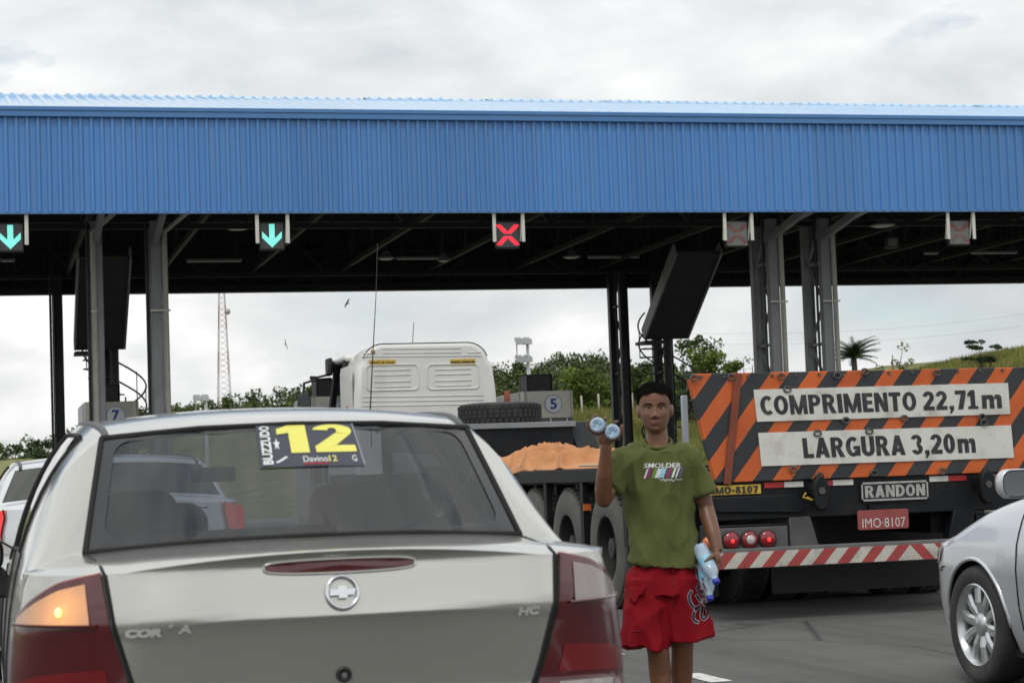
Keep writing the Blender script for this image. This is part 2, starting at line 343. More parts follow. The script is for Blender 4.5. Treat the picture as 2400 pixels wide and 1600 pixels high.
m_steel = M('grey_steel', (.26, .265, .275), .5, var=.1, scale=2, dirt=(.14, .137, .13), dscale=2.5, damt=.6)
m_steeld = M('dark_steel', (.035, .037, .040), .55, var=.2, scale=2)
m_pipe = M('downpipe', (.42, .41, .37), .5, var=.08, scale=1.5, dirt=(.22, .2, .16), dscale=5, damt=.5)
m_white = M('white_paint', (.74, .75, .74), .45, var=.05, scale=3, dirt=(.5, .5, .47), dscale=3, damt=.4)
m_bone = M('bone_paint', (.62, .61, .55), .5, var=.06, scale=5)
m_black = M('black_plastic', (.012, .012, .013), .5, var=.2, scale=8)
m_inox = M('brushed_steel', (.40, .385, .34), .38, metal=.7, var=.12, scale=1.5)
m_dglass = M('dark_glass', (.012, .014, .016), .08, var=.1, coat=.5)
m_bluep = M('blue_print', (.02, .055, .33), .5, var=.05)

# ------------------------------------------------------------------ terrain
def ground_z(x, y):
    r = sst(62, 124, y)
    h = .3*sst(-10, 10, x) + 4.9*sst(12, 34, x) + 3.3*sst(46, 72, x) + 2.0*sst(80, 160, x)
    far = 5.0*sst(140, 420, y)*sst(-120, 40, x) + 3.0*sst(150, 300, y)
    side = 1.0*sst(60, 110, -x)
    z = h*r + far + side
    if y > 66: z += .35*r*(sin(x*.31+y*.17)+sin(x*.13-y*.23+1.3))*.6
    return z
def terrain():
    xs = np.unique(np.concatenate([np.linspace(-1600, -80, 16), np.linspace(-80, 110, 77), np.linspace(110, 1600, 20)]))
    ys = np.unique(np.concatenate([np.linspace(-900, -40, 8), np.linspace(-40, 60, 10), np.linspace(60, 200, 60), np.linspace(200, 460, 20), np.linspace(460, 2600, 14)]))
    rows = [[(x, y, ground_z(x, y)-.012) for x in xs] for y in ys]
    o = MB().grid(rows).build('terrain', m_grass, smooth=True); tag(o, kind='structure')
    for p in o.data.polygons:
        if p.normal.z < 0: p.flip()
terrain()
road = MB().grid([[(-45, -60, 0), (62, -60, 0)], [(-45, 70, 0), (62, 70, 0)]]).build('road', m_asph); tag(road, kind='structure')
def dash(x, y0, y1, w=.13):
    n = 5; L = []; R = []
    for i in range(n+1):
        y = lerp(y0, y1, i/n); L.append((x-w/2+random.uniform(-.008, .008), y, .004)); R.append((x+w/2+random.uniform(-.008, .008), y, .004))
    o = MB().grid([L, R]).build('lane_dash', m_line, road)
for xx in (-.95, 4.02, 8.6, 13.2):
    for k, y in enumerate((-3.0, 1.9, 6.8, 11.0, 13.0, 19, 24.5, 30)):
        if xx == 4.02 or k not in (3,): dash(xx, y, y+(.55 if y in (11.0, 13.0) else 2.2))

# ------------------------------------------------------------------ toll canopy
FY, BY, RY, ZB, ZT, ZR = 39.7, 56.0, 47.85, 6.52, 8.42, 10.2
X0, X1 = -9, 41
canopy = empty('toll_canopy', (16, 47, 0), label='long blue ribbed metal toll plaza canopy on grey steel columns', cat='canopy')
def cp(o): o.parent = canopy; o.matrix_parent_inverse = Matrix.Translation((-16, -47, 0)); return o
def sheet_mesh(name, length, w=1.0, pitch=.2, d=.042):
    """ribbed sheet in x (across) / z (along), ribs stand out towards -y"""
    prof = []
    for k in range(int(round(w/pitch))):
        b = k*pitch; e = d*.16
        prof += [(b, 0), (b+pitch*.50, 0), (b+pitch*.60, -d), (b+pitch*.86, -d), (b+pitch*.96, 0)]
    prof.append((w, 0)); prof.append((w+.018, .004))
    mb = MB().grid([[(x, y, z) for x, y in prof] for z in np.linspace(0, length, 4)]); return mb.mesh(name)
def lay_sheets(name, me, mat, xf, n, jit=.004):
    me.materials.append(mat)
    for k in range(n):
        o = bpy.data.objects.new(name, me); COL.objects.link(o); cp(o); o.matrix_basis = xf(k) @ Matrix.Rotation(random.uniform(-jit, jit)*.4, 4, 'X'); o.location.y += random.uniform(-.004, .004)
NS = X1-X0
lay_sheets('cladding_sheet', sheet_mesh('cladding_sheet', ZT-ZB), m_blue, lambda k: Matrix.Translation((X0+k, FY, ZB)), NS)
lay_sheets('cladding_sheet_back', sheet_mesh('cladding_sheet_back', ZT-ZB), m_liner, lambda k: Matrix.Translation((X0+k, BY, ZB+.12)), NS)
sl_len = sqrt((RY-FY)**2+(ZR-ZT)**2); sl_a = atan2(ZR-ZT, RY-FY)
rsm = sheet_mesh('roof_sheet', sl_len-.02, pitch=.25, d=.05)
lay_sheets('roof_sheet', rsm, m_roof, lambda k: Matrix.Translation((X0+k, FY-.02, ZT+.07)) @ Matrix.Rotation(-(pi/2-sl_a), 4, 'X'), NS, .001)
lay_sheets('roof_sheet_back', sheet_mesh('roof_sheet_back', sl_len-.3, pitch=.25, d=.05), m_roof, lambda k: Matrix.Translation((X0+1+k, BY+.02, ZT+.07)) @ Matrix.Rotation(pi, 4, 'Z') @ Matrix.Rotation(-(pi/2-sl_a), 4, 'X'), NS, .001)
# ridge capping: one scalloped piece per sheet
rc = MB()
rows = []
for y, z in ((-.425, -.16), (-.42, -.07), (-.40, -.05), (0, .05), (.42, -.05), (.425, -.16)):
    rows.append([(x, y, z+(.05*max(0, sin(2*pi*(x/.25)))*(1 if y < 0 else .5) if z > -.1 else 0)) for x in np.linspace(0, 1.0, 33)])
rcm = rc.grid(rows).mesh('ridge_cap'); rcm.materials.append(m_roof)
for k in range(NS):
    o = bpy.data.objects.new('ridge_cap', rcm); COL.objects.link(o); cp(o); o.location = (X0+k, RY, ZR+.10+random.uniform(-.01, .012)); o.rotation_euler = (0, random.uniform(-.006, .006), 0)
t = MB(); t.box((X0, FY-.10, ZT-.075), (X1, FY-.055, ZT+.055)); t.box((X0, FY-.12, ZT+.04), (X1, FY-.03, ZT+.125)); cp(t.build('eaves_trim', m_bluetrim, bevel=.012))
t = MB(); t.box((X0, FY-.03, ZB-.03), (X1, FY+.03, ZB)); cp(t.build('drip_edge', m_bluetrim))
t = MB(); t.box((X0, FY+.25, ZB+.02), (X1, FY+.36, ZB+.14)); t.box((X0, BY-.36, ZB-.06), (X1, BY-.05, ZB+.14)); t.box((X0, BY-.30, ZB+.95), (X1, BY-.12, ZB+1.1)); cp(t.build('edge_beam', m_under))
for k in range(-8, 41, 4):
    cp(MB().bar((k+.2, BY-.2, ZB+.1), (k+1.6, BY-.2, ZB+1.0), .1, .14).bar((k+3.1, BY-.2, ZB+.1), (k+1.8, BY-.2, ZB+1.0), .1, .14).build('edge_brace', m_under))
# trusses along the plaza
def truss(y, z0, z1, step=1.65, w=.11):
    mb = MB(); mb.box((X0, y-w/2, z0-w/2), (X1, y+w/2, z0+w/2)); mb.box((X0, y-w/2, z1-w/2), (X1, y+w/2, z1+w/2))
    x = X0; k = 0
    while x < X1-step:
        mb.bar((x, y, z0 if k % 2 else z1), (x+step, y, z1 if k % 2 else z0), .07, .07); mb.bar((x, y, z0), (x, y, z1), .06, .06); x += step; k += 1
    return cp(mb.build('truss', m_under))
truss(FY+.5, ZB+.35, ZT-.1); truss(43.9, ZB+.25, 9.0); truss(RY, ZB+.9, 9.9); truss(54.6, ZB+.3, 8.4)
for x in np.arange(X0+1.5, X1, 2.45):        # cross trusses follow the roof slope
    mb = MB(); mb.bar((x, FY+.4, ZT-.15), (x, RY, ZR-.2), .09, .14); mb.bar((x, RY, ZR-.2), (x, BY-.3, ZT-.15), .09, .14); mb.bar((x, FY+.4, ZB+.5), (x, BY-.4, ZB+.5), .09, .12)
    for j in range(10):
        y = lerp(FY+.4, BY-.4, j/10); y2 = lerp(FY+.4, BY-.4, (j+1)/10); top = lambda yy: ZT-.15+(ZR-ZT)*(1-abs(yy-RY)/(RY-FY))
        mb.bar((x, y, ZB+.5 if j % 2 else top(y)), (x, y2, top(y2) if j % 2 else ZB+.5), .06, .06)
    cp(mb.build('cross_truss', m_under))
for y in np.linspace(FY+.8, BY-.8, 11):
    z = ZT-.04+(ZR-ZT)*(1-abs(y-RY)/(RY-FY)); cp(MB().box((X0, y-.04, z-.1), (X1, y+.04, z)).build('purlin', m_under))
# laced columns: two H legs with lacing, downpipe
def column(x, y, pipe=0, dark=False, top=ZB+.3, brace=0):
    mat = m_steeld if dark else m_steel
    root = empty('column', parent=canopy); root.location = (x-16, y-47, 0)
    for yy in (0, 1.0):
        mb = MB(); mb.box((-.105, yy-.012, .15), (.105, yy+.012, top)); mb.box((-.117, yy-.10, .15), (-.105, yy+.10, top)); mb.box((.105, yy-.10, .15), (.117, yy+.10, top))
        if yy == 0 and not dark: mb.box((-.104, -.095, .15), (.104, -.08, top))
        mb.box((-.2, yy-.2, .13), (.2, yy+.2, .16)); mb.build('leg', mat, root, bevel=.004, seg=1)
    n = 7; h = (top-.3)/n
    for k in range(n):
        z0 = .25+k*h
        for sx in (-.02,):
            MB().bar((sx, .1 if k % 2 else .9, z0), (sx, .9 if k % 2 else .1, z0+h), .012, .07, up=(1, 0, 0)).build('lacing_bar', mat, root)
        k % 2 or MB().box((-.05, .10, z0-.03), (.05, .9, z0+.03)).build('batten', mat, root)
    if pipe:
        p = MB(); p.tube([(pipe*.175, -.13, .5), (pipe*.175, -.13, top-.25), (pipe*.175+.55, -1.6, top+.15)] if brace else [(pipe*.2, -.13, .5), (pipe*.2, -.13, top+.3)], .06, 12); p.build('downpipe', m_pipe, root, smooth=True, angle=40)
        MB().box((-.15, -.205, 4.9), (pipe*.2+.065, -.19, 4.94)).build('pipe_strap', m_inox, root)
    MB().tube([(-.19, .05, .3), (-.19, .05, top)], .032, 8).build('cable_conduit', m_steeld, root)
    return root
for x, p in ((2.40, -.45), (3.62, 1), (17.48, 1), (18.76, 1), (33.4, 1), (34.6, 1)): column(x, 43.4, p, brace=1)
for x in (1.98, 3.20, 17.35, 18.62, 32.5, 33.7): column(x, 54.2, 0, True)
# brackets from column heads to the eaves
for x in (2.4, 3.62, 17.48, 18.76): cp(MB().bar((x, 43.4, ZB-.12), (x, FY+.5, ZB+.42), .12, .16).build('eaves_bracket', m_steel))

# ------------------------------------------------------------------ islands and booths
for x in (3.05, 8.0, 12.95, 17.9, 22.85, 27.8, -1.9):
    o = MB().prism([(-.95, 35.5), (-.6, 34.6), (.6, 34.6), (.95, 35.5), (.95, 62), (-.95, 62)], lambda u, v: V(x+u, v, 0), lambda u, v: V(x+u, v, .16)).build('kerb_island', m_conc, bevel=.02)
    tag(o, kind='structure')
def booth(x, num, label):
    y0, y1, w, zt = 47.0, 49.7, .6, 3.2
    r = empty('toll_booth', (x, y0, .16), label=label, cat='toll booth', group='toll booths on the islands')
    zt -= .16
    n = 6; outline = [(-w, 2.7), (-w, .14)]+[(-w+.14-.14*cos(a), .14-.14*sin(a)) for a in np.linspace(0, pi/2, n)]+[(w-.14+.14*sin(a), .14-.14*cos(a)) for a in np.linspace(0, pi/2, n)]+[(w, 2.7)]
    def wall(z0, z1, name, mat, off=0): return MB().prism([(u*(1+off), v-off if v < 1 else v) for u, v in outline], lambda u, v: V(u, v, z0), lambda u, v: V(u, v, z1)).build(name, mat, r, bevel=.01)
    wall(0, 1.05, 'lower_wall', m_inox); wall(1.05, 2.38, 'window_band', m_dglass, -.02); wall(2.38, zt, 'header', m_inox, .01)
    MB().box((-w-.03, .5, .2), (-w+.01, 2.72, zt-.03)).build('side_panel', m_white, r, bevel=.01)
    MB().box((-w-.045, .9, 1.3), (-w-.028, 1.7, 2.3)).build('side_window', m_dglass, r)
    for sx in (-.4, 0.0, .4): MB().box((sx-.02, -.02, 1.05), (sx+.02, .02, 2.38)).build('mullion', m_inox, r)
    a = MB(); a.box((-.42, .5, zt), (-.40, 1.2, zt+.42)); a.box((.2, .5, zt), (.22, 1.2, zt+.42)); a.box((-.42, .5, zt+.4), (.22, 1.2, zt+.42)); a.box((-.42, 1.1, zt), (.22, 1.12, zt+.4)); ac = a.build('air_conditioner', m_steeld, r)
    MB().box((-.38, .53, zt+.005), (.18, 1.09, zt+.385)).build('grille', m_black, ac)
    MB().tube([(.35, .6, zt), (.35, .6, zt+.12)], .02, 6).build('vent_stub', m_steeld, r)
    cx = .08; cz = zt-.32
    d = MB().lathe([(.225, 0), (.225, -.012)], 32, 'y', (cx, -.02, cz)).build('number_disc', m_white, r)
    mb = MB(); ring = lambda rr, nn=36: [(cx+rr*cos(2*pi*k/nn), -.036, cz+rr*sin(2*pi*k/nn)) for k in range(nn)]
    mb.grid([ring(.215), ring(.200)], closed=True); text_on(mb, num, lambda u, v: V(cx-.085+.17*u, -.037, cz-.13+.26*v), bold=.03); mb.build('number', m_bluep, d)
    return r
booth(2.86, '7', 'steel toll booth with round number seven sign behind left columns')
booth(8.02, '6', 'toll booth seen past the white truck cab door mirror')
booth(13.12, '5', 'steel toll booth with round number five sign right of white cab')

# ------------------------------------------------------------------ lane signals
m_led_b = M('led_screen', (.05, .052, .055), .5, var=.05); m_led_off = M('led_screen_unlit', (.15, .155, .15), .6, var=.12, scale=9)
m_g = M('led_green', (.2, .8, .7), .5, emit=(.26, .95, .84), estr=1.0); m_rd = M('led_red', (.8, .02, .04), .5, emit=(1.0, .03, .06), estr=1.25)
m_rdim = M('led_red_faded', (.25, .075, .07), .6, var=.3, scale=14)
def signal(x, kind, label):
    r = empty('lane_signal', (x, FY+.16, 6.06), label=label, cat='lane signal', group='lane signals hung under the canopy edge')
    MB().box((-.245, 0, -.27), (.245, .12, .27)).build('housing', m_black, r, bevel=.01)
    sc = MB().box((-.225, -.012, -.245), (.225, 0, .245)).build('screen', m_led_b if kind in 'ax' else m_led_off, r)
    for sx in (-1, 1):
        MB().box((sx*.30-.035, -.12, -.15), (sx*.30+.035, -.105, .50)).build('hanger_plate', m_bone, r)
        MB().bar((sx*.30, -.10, .47), (sx*.27, .08, -.12), .03, .05).build('hanger_arm', m_bone, r)
    mb = MB(); P = .0155; s = .0062
    def inside(u, v):
        if kind == 'a':
            if abs(u) < .050 and v > -.15: return v < .235
            return abs(u) < .19 and abs(u)-.225 < v < abs(u)-.105
        a = abs(abs(u)-abs(v)*.93)
        return a < .062 and .03 < abs(v) < .215
    n = 15
    for i in range(-n, n+1):
        for j in range(-n, n+1):
            u, v = i*P, j*P
            if inside(u, v):
                if kind == 'b' and random.random() < .45 and v < .0: continue
                if kind == 'y' and random.random() < .12: continue
                mb.add([(u-s, -.016, v-s), (u+s, -.016, v-s), (u+s, -.016, v+s), (u-s, -.016, v+s)], [(0, 1, 2, 3)])
    o = mb.build('led_symbol', {'a': m_g, 'x': m_rd, 'y': m_rdim, 'b': m_rdim}[kind], sc)
    return r
signal(.60, 'a', 'green down arrow signal at the left picture edge')
signal(5.59, 'a', 'green down arrow signal right of the left columns')
signal(10.37, 'x', 'bright red cross signal in the middle of the canopy')
signal(15.30, 'y', 'unlit grey signal with faded red cross beside right columns')
signal(20.37, 'b', 'unlit grey signal with a broken faded cross, far right')
signal(25.3, 'y', 'unlit signal beyond the right picture edge')
# ------------------------------------------------------------------ things under the canopy
m_lampw = M('lamp_glass', (.7, .7, .66), .3, var=.05); m_lamph = M('lamp_housing', (.16, .155, .14), .5)
def disc_lamp(px, py, y, label, r=.28, lit=False):
    p = at(px, py, y); o = empty('canopy_lamp', (p.x, p.y, p.z), label=label, cat='lamp', group='lamps under the canopy')
    MB().lathe([(.02, .16), (.08, .15), (.12, .06), (r, .0), (r, -.02)], 20, 'z').build('reflector', m_lamph, o, smooth=True, angle=40)
    MB().lathe([(r*.94, -.022), (r*.6, -.05), (.01, -.06)], 20, 'z').build('glass_cover', m_lampw, o, smooth=True)
    MB().tube([(0, 0, .1), (0, 0, max(.4, 9.2-p.z))], .015, 6).build('stem', m_steeld, o)
disc_lamp(557, 533, 44.5, 'round lamp under canopy between left columns and second green arrow')
disc_lamp(905, 604, 52, 'round lamp under rear canopy beam above the white cab', .24)
disc_lamp(1340, 601, 52, 'round lamp under rear canopy beam left of the stairs', .24)
disc_lamp(2068, 527, 43.5, 'pale round lamp under canopy right of right columns', .3)
disc_lamp(1040, 609, 52, 'round lamp under rear canopy beam below the red cross', .16)
def bar_lamp(px0, px1, py, y, label):
    a = at(px0, py, y); b = at(px1, py, y); L = b.x-a.x; o = empty('strip_light', (a.x, a.y, a.z), label=label, cat='strip light', group='strip lights under the canopy')
    MB().box((0, -.06, 0), (L, .06, .05)).build('housing', m_lamph, o, bevel=.005); MB().box((.03, -.03, -.03), (L-.03, .03, 0)).build('tube', m_lampw, o)
    for u in (.1, .9): MB().tube([(L*u, 0, .04), (L*u, 0, 8.6-a.z)], .012, 6).build('hanger', m_steeld, o)
bar_lamp(436, 568, 612, 53, 'long strip light under the canopy above the radio mast')
bar_lamp(928, 1050, 606, 53, 'long strip light under the canopy below the red cross')
bar_lamp(1376, 1500, 603, 53, 'long strip light under the canopy near the stairs')
bar_lamp(0, 36, 611, 53, 'strip light under the canopy at left edge')
bar_lamp(2165, 2200, 594, 53, 'short strip light under the canopy at right')
bar_lamp(2275, 2385, 593, 53, 'long strip light under the canopy at far right')
p = at(2088, 570, 44.5); o = empty('loudspeaker', p, label='grey box loudspeaker hanging right of the columns', cat='loudspeaker')
MB().prism([(-.16, -.12), (.16, -.12), (.14, .14), (-.12, .14)], lambda u, v: V(u, -.1, v), lambda u, v: V(u+.03, .12, v)).build('cabinet', m_steeld, o, bevel=.01); MB().tube([(0, 0, .1), (0, 0, 1.6)], .02, 6).build('hanger', m_steeld, o)
MB().box((-.12, -.112, -.08), (.11, -.104, .10)).build('grille', m_lamph, o)

# access stairs with a spiral flight
def access_stair(dx, label):
    r = empty('access_stair', (18.1+dx, 53.2, .16), label=label, cat='stair')
    y0, z0, y1, z1 = -3.2, 6.75, -.3, 4.75
    for sx in (-.62, .62): MB().bar((sx, y0, z0), (sx, y1, z1), .05, .36).build('stringer', m_steel, r)
    for k in range(11):
        f = (k+.5)/11; y = lerp(y0, y1, f); z = lerp(z0, z1, f); MB().box((-.6, y-.15, z-.02), (.6, y+.15, z+.02)).build('step', m_steeld, r)
    MB().bar((0, y0, z0-.14), (0, y1-.05, z1-.14), 1.2, .012).build('soffit', m_steeld, r)
    MB().box((-.62, -.4, z1-.25), (.0, .45, z1-.17)).build('landing', m_steeld, r)
    MB().tube([(.42, .75, 0), (.42, .75, z1+.9)], .12, 12).build('newel_post', m_steeld, r)
    n = 20
    for k in range(n):
        a = k*radians(27)+.4; z = .22*(k+1); c = V(.42, .75, z); d = V(cos(a), sin(a), 0); e = V(cos(a+.40), sin(a+.40), 0)
        MB().add([c, c+d*.8, c+e*.8, c+V(0, 0, .035), c+d*.8+V(0, 0, .035), c+e*.8+V(0, 0, .035)], [(0, 2, 1), (3, 4, 5), (0, 1, 4, 3), (1, 2, 5, 4), (2, 0, 3, 5)]).build('spiral_tread', m_steeld, r)
    for off in (1.0, .5): MB().tube([V(.42+.8*cos(a), .75+.8*sin(a), off+.22*(a-.4)/radians(27)) for a in np.linspace(.4, .4+n*radians(27), 90)], .024, 6).build('handrail', m_steeld, r, smooth=True)
    for k in range(0, n, 2):
        a = k*radians(27)+.4; MB().tube([(.42+.8*cos(a), .75+.8*sin(a), .22*k+.22), (.42+.8*cos(a), .75+.8*sin(a), .22*k+1.05)], .014, 6).build('baluster', m_steeld, r)
    return r
access_stair(0, 'dark steel stair flight and spiral behind the person and right columns')
access_stair(-15.15, 'dark steel stair flight and spiral behind the left columns')
# ------------------------------------------------------------------ heavy trailer
m_tblack = M('trailer_black', (.0050, .006, .008), .55, var=.35, scale=3, dirt=(.022, .022, .0215), dscale=2.5, damt=.6, bump=.1, spec=.3)
m_tyre = M('tyre_rubber', (.028, .028, .029), .8, var=.25, scale=9, dirt=(.085, .08, .072), dscale=3, damt=.7, bump=.25, bscale=60)
m_tyred = M('dusty_tyre', (.10, .097, .09), .85, var=.2, scale=5, dirt=(.13, .125, .115), dscale=2.5, damt=.7)
m_rimd = M('dusty_rim', (.035, .0345, .033), .6, var=.25, scale=6, metal=.2)
m_strap = M('rusty_red_strap', (.21, .050, .025), .7, var=.2, scale=6)
m_platew = M('sign_white', (.66, .655, .60), .5, var=.06, scale=4, dirt=(.38, .36, .31), dscale=5.5, damt=.75)
m_letter = M('letter_black', (.022, .024, .028), .55, var=.15, scale=9, dirt=(.12, .12, .11), dscale=12, damt=.5)
m_tapew = M('tape_white', (.62, .61, .57), .4, var=.1, scale=9, dirt=(.35, .33, .3), dscale=8); m_taper = M('tape_red', (.38, .018, .02), .4, var=.15, scale=9)
m_yplate = M('yellow_plate', (.55, .36, .03), .6, var=.2, scale=10, dirt=(.2, .13, .03), dscale=9)
m_redplate = M('red_plate', (.30, .065, .06), .5, var=.12, scale=8, dirt=(.16, .05, .045), dscale=8)
m_lampred = M('lamp_red', (.24, .010, .014), .2, var=.1, coat=.6); m_lampglow = M('lamp_red_lit', (.8, .02, .02), .3, emit=(1, .03, .03), estr=1.6)
m_lampclear = M('lamp_clear', (.5, .47, .46), .15, var=.15, scale=30, coat=.6); m_lampor = M('lamp_orange', (.6, .13, .03), .3, coat=.5)
m_bumpw = M('bumper_white', (.52, .50, .44), .6, var=.12, scale=7, dirt=(.22, .21, .19), dscale=6, damt=.8); m_bumpr = M('bumper_red', (.36, .05, .045), .6, var=.15, scale=7, dirt=(.14, .05, .045), dscale=6, damt=.7)
m_tarp = M('orange_tarp', (.52, .235, .095), .8, var=.25, scale=4, bump=.5, bscale=14, dirt=(.26, .12, .06), dscale=4, damt=.6)
def stripe_mat():
    m = M('hazard_stripes', (1, 1, 1), .5, var=0); nt = m.node_tree; N = nt.nodes; L = nt.links; b = N['Principled BSDF']
    tc = N.new('ShaderNodeTexCoord'); sp = N.new('ShaderNodeSeparateXYZ'); L.new(tc.outputs['Object'], sp.inputs[0])
    def mt(op, a, bb):
        n = N.new('ShaderNodeMath'); n.operation = op
        for i, q in enumerate((a, bb)):
            if isinstance(q, (int, float)): n.inputs[i].default_value = q
            else: L.new(q, n.inputs[i])
        return n.outputs[0]
    nz = N.new('ShaderNodeTexNoise'); nz.inputs['Scale'].default_value = 9; nz.inputs['Detail'].default_value = 8; L.new(tc.outputs['Object'], nz.inputs['Vector'])
    v = mt('SUBTRACT', sp.outputs[0], mt('MULTIPLY', sp.outputs[2], .80))
    v = mt('ADD', v, mt('MULTIPLY', mt('SUBTRACT', nz.outputs[0], .5), .012))
    fr = mt('FRACT', mt('ADD', mt('DIVIDE', v, .326), 20.55), 0)
    isor = mt('LESS_THAN', fr, .49)
    chip = N.new('ShaderNodeTexNoise'); chip.inputs['Scale'].default_value = 16; chip.inputs['Detail'].default_value = 9; chip.inputs['Roughness'].default_value = .7; L.new(tc.outputs['Object'], chip.inputs['Vector'])
    isor = mt('MULTIPLY', isor, mt('LESS_THAN', chip.outputs[0], .66))
    tone = N.new('ShaderNodeTexNoise'); tone.inputs['Scale'].default_value = 2.2; tone.inputs['Detail'].default_value = 6; L.new(tc.outputs['Object'], tone.inputs['Vector'])
    orr = N.new('ShaderNodeValToRGB'); orr.color_ramp.elements[0].position = .3; orr.color_ramp.elements[1].position = .7
    orr.color_ramp.elements[0].color = (.44, .080, .014, 1); orr.color_ramp.elements[1].color = (.66, .135, .022, 1); L.new(tone.outputs[0], orr.inputs[0])
    blr = N.new('ShaderNodeValToRGB'); blr.color_ramp.elements[0].position = .3; blr.color_ramp.elements[1].position = .75
    blr.color_ramp.elements[0].color = (.015, .017, .021, 1); blr.color_ramp.elements[1].color = (.04, .043, .048, 1); L.new(tone.outputs[0], blr.inputs[0])
    mx = N.new('ShaderNodeMixRGB'); L.new(isor, mx.inputs[0]); L.new(blr.outputs[0], mx.inputs[1]); L.new(orr.outputs[0], mx.inputs[2])
    for l in list(b.inputs['Base Color'].links): L.remove(l)
    L.new(mx.outputs[0], b.inputs['Base Color']); return m
m_haz = stripe_mat()
TX, TY = 6.94, 15.1
trailer = empty('lowboy_trailer', (TX, TY, 0), label='black heavy trailer with orange and black striped sign reading COMPRIMENTO 22,71m', cat='trailer')
def TP(px, py, y=TY): p = at(px, py, y); return p-V(TX, TY, 0)
T = trailer
# sign panel with its slanted left edge
sg = MB().prism([(-1.60, 1.945), (1.60, 1.935), (1.60, 1.09), (-1.405, 1.09), (-1.47, 1.35)], lambda u, v: V(u, 0, v), lambda u, v: V(u, .07, v)).build('sign_panel', m_haz, T, bevel=.006)
def flat_plate(corners, name, mat, parent, y=-.012, th=.010):
    """corners TL,TR,BR,BL in photo pixels"""
    P = [TP(*c) for c in corners]
    mb = MB().prism([(p.x, p.z) for p in P], lambda u, v: V(u, y, v), lambda u, v: V(u, y+th, v)); o = mb.build(name, mat, parent)
    def fn(u, v, yy=y-.003): a = P[3].lerp(P[2], u); b = P[0].lerp(P[1], u); q = a.lerp(b, v); return V(q.x, yy, q.z)
    return o, fn
def sub(fn, u0, u1, v0, v1): return lambda u, v: fn(lerp(u0, u1, u), lerp(v0, v1, v))
pl1, f1 = flat_plate([(1765, 913), (2361, 897), (2366, 970), (1774, 988)], 'length_plate', m_platew, sg)
pl2, f2 = flat_plate([(1776, 1014), (2368, 996), (2375, 1072), (1784, 1092)], 'width_plate', m_platew, sg)
mb = MB(); block_text(mb, 'COMPRIMENTO', sub(f1, .018, .625, .20, .80)); block_text(mb, '22,71', sub(f1, .652, .872, .20, .80)); block_text(mb, 'm', sub(f1, .888, .968, .20, .80)); mb.build('length_lettering', m_letter, T)
mb = MB(); block_text(mb, 'LARGURA', sub(f2, .165, .565, .20, .80)); block_text(mb, '3,20', sub(f2, .590, .765, .20, .80)); block_text(mb, 'm', sub(f2, .776, .847, .20, .80)); mb.build('width_lettering', m_letter, T)
# strap and tie-down rings
a, b = TP(1729, 878), TP(1703, 1131); MB().bar((a.x, -.012, a.z+.01), (b.x, -.012, b.z-.01), .06, .012, up=(0, 1, 0)).build('strap', m_strap, T)
m_ring = M('ring_steel', (.10, .10, .095), .5, metal=.5, var=.3, scale=20)
for px, py in ((1625, 886), (1712, 884), (1829, 883), (1960, 880), (2024, 871), (2193, 874), (1980, 985), (2117, 980), (1857, 1100), (1919, 1114), (2047, 1108), (2207, 1104), (1843, 912), (2035, 1010), (1914, 1015), (2299, 977), (2303, 990)):
    p = TP(px, py); mb = MB(); mb.tube([(p.x+.030*cos(t), -.022, p.z+.022*sin(t)) for t in np.linspace(0, 2*pi, 16)[:-1]], .0065, 6, closed=True); mb.box((p.x-.014, -.026, p.z+.014), (p.x+.014, .0, p.z+.028)); mb.build('tie_ring', m_ring, sg, smooth=True, angle=40)
for k in range(16):
    x = -1.5+k*.2; MB().lathe([(.013, 0), (.013, -.008)], 8, 'y', (x, -.001, 1.915)).build('rivet', m_ring, sg)
gl = MB().box((-1.655, .02, 1.2), (-1.60, .05, 1.78)).build('side_plate', M('zinc_plate', (.30, .33, .35), .4, metal=.5, var=.12, scale=4), T, bevel=.01)
# rear beam
MB().box((-1.42, .03, .79), (1.58, .30, 1.10)).build('rear_beam', m_tblack, T, bevel=.01)
MB().prism([(-1.46, .98), (-.72, .98), (-.66, .86), (-.72, .83), (-1.46, .86)], lambda u, v: V(u, .0, v), lambda u, v: V(u, .12, v)).build('beam_step', m_tblack, T, bevel=.01)
for a, b, c in ((-.997, -.828, 'r'), (-.828, -.665, 'w'), (-.518, -.415, 'r'), (-.415, -.24, 'w'), (.419, .585, 'w'), (.585, .746, 'r'), (.91, .993, 'w'), (.993, 1.12, 'r'), (1.12, 1.3, 'w'), (1.3, 1.48, 'r')):
    MB().box((a, .02, 1.035), (b-.002, .028, 1.078)).build('reflector_strip', m_taper if c == 'r' else m_tapew, T)
for x in (-.59, .845):       # lugs
    lg = MB().prism([(.07*cos(t), .12*sin(t)+(.0 if sin(t) > -.5 else -.04)) for t in np.linspace(0, 2*pi, 18)[:-1]], lambda u, v: V(x+u, -.16, 1.0+v), lambda u, v: V(x+u, -.08, 1.0+v)).build('lug', m_tblack, T, bevel=.015)
    MB().box((x-.06, -.1, .98), (x+.02, .04, 1.05)).build('lug_arm', m_tblack, lg); MB().lathe([(.028, -.17), (.028, -.155)], 14, 'y', (x, 0, 1.0)).build('lug_pin', m_ring, lg)
MB().tube([(-.70, -.1, .985), (-.74, -.13, .955), (-.66, -.13, .93), (-.70, -.12, .955)], .008, 6).build('hook', m_yplate, T)
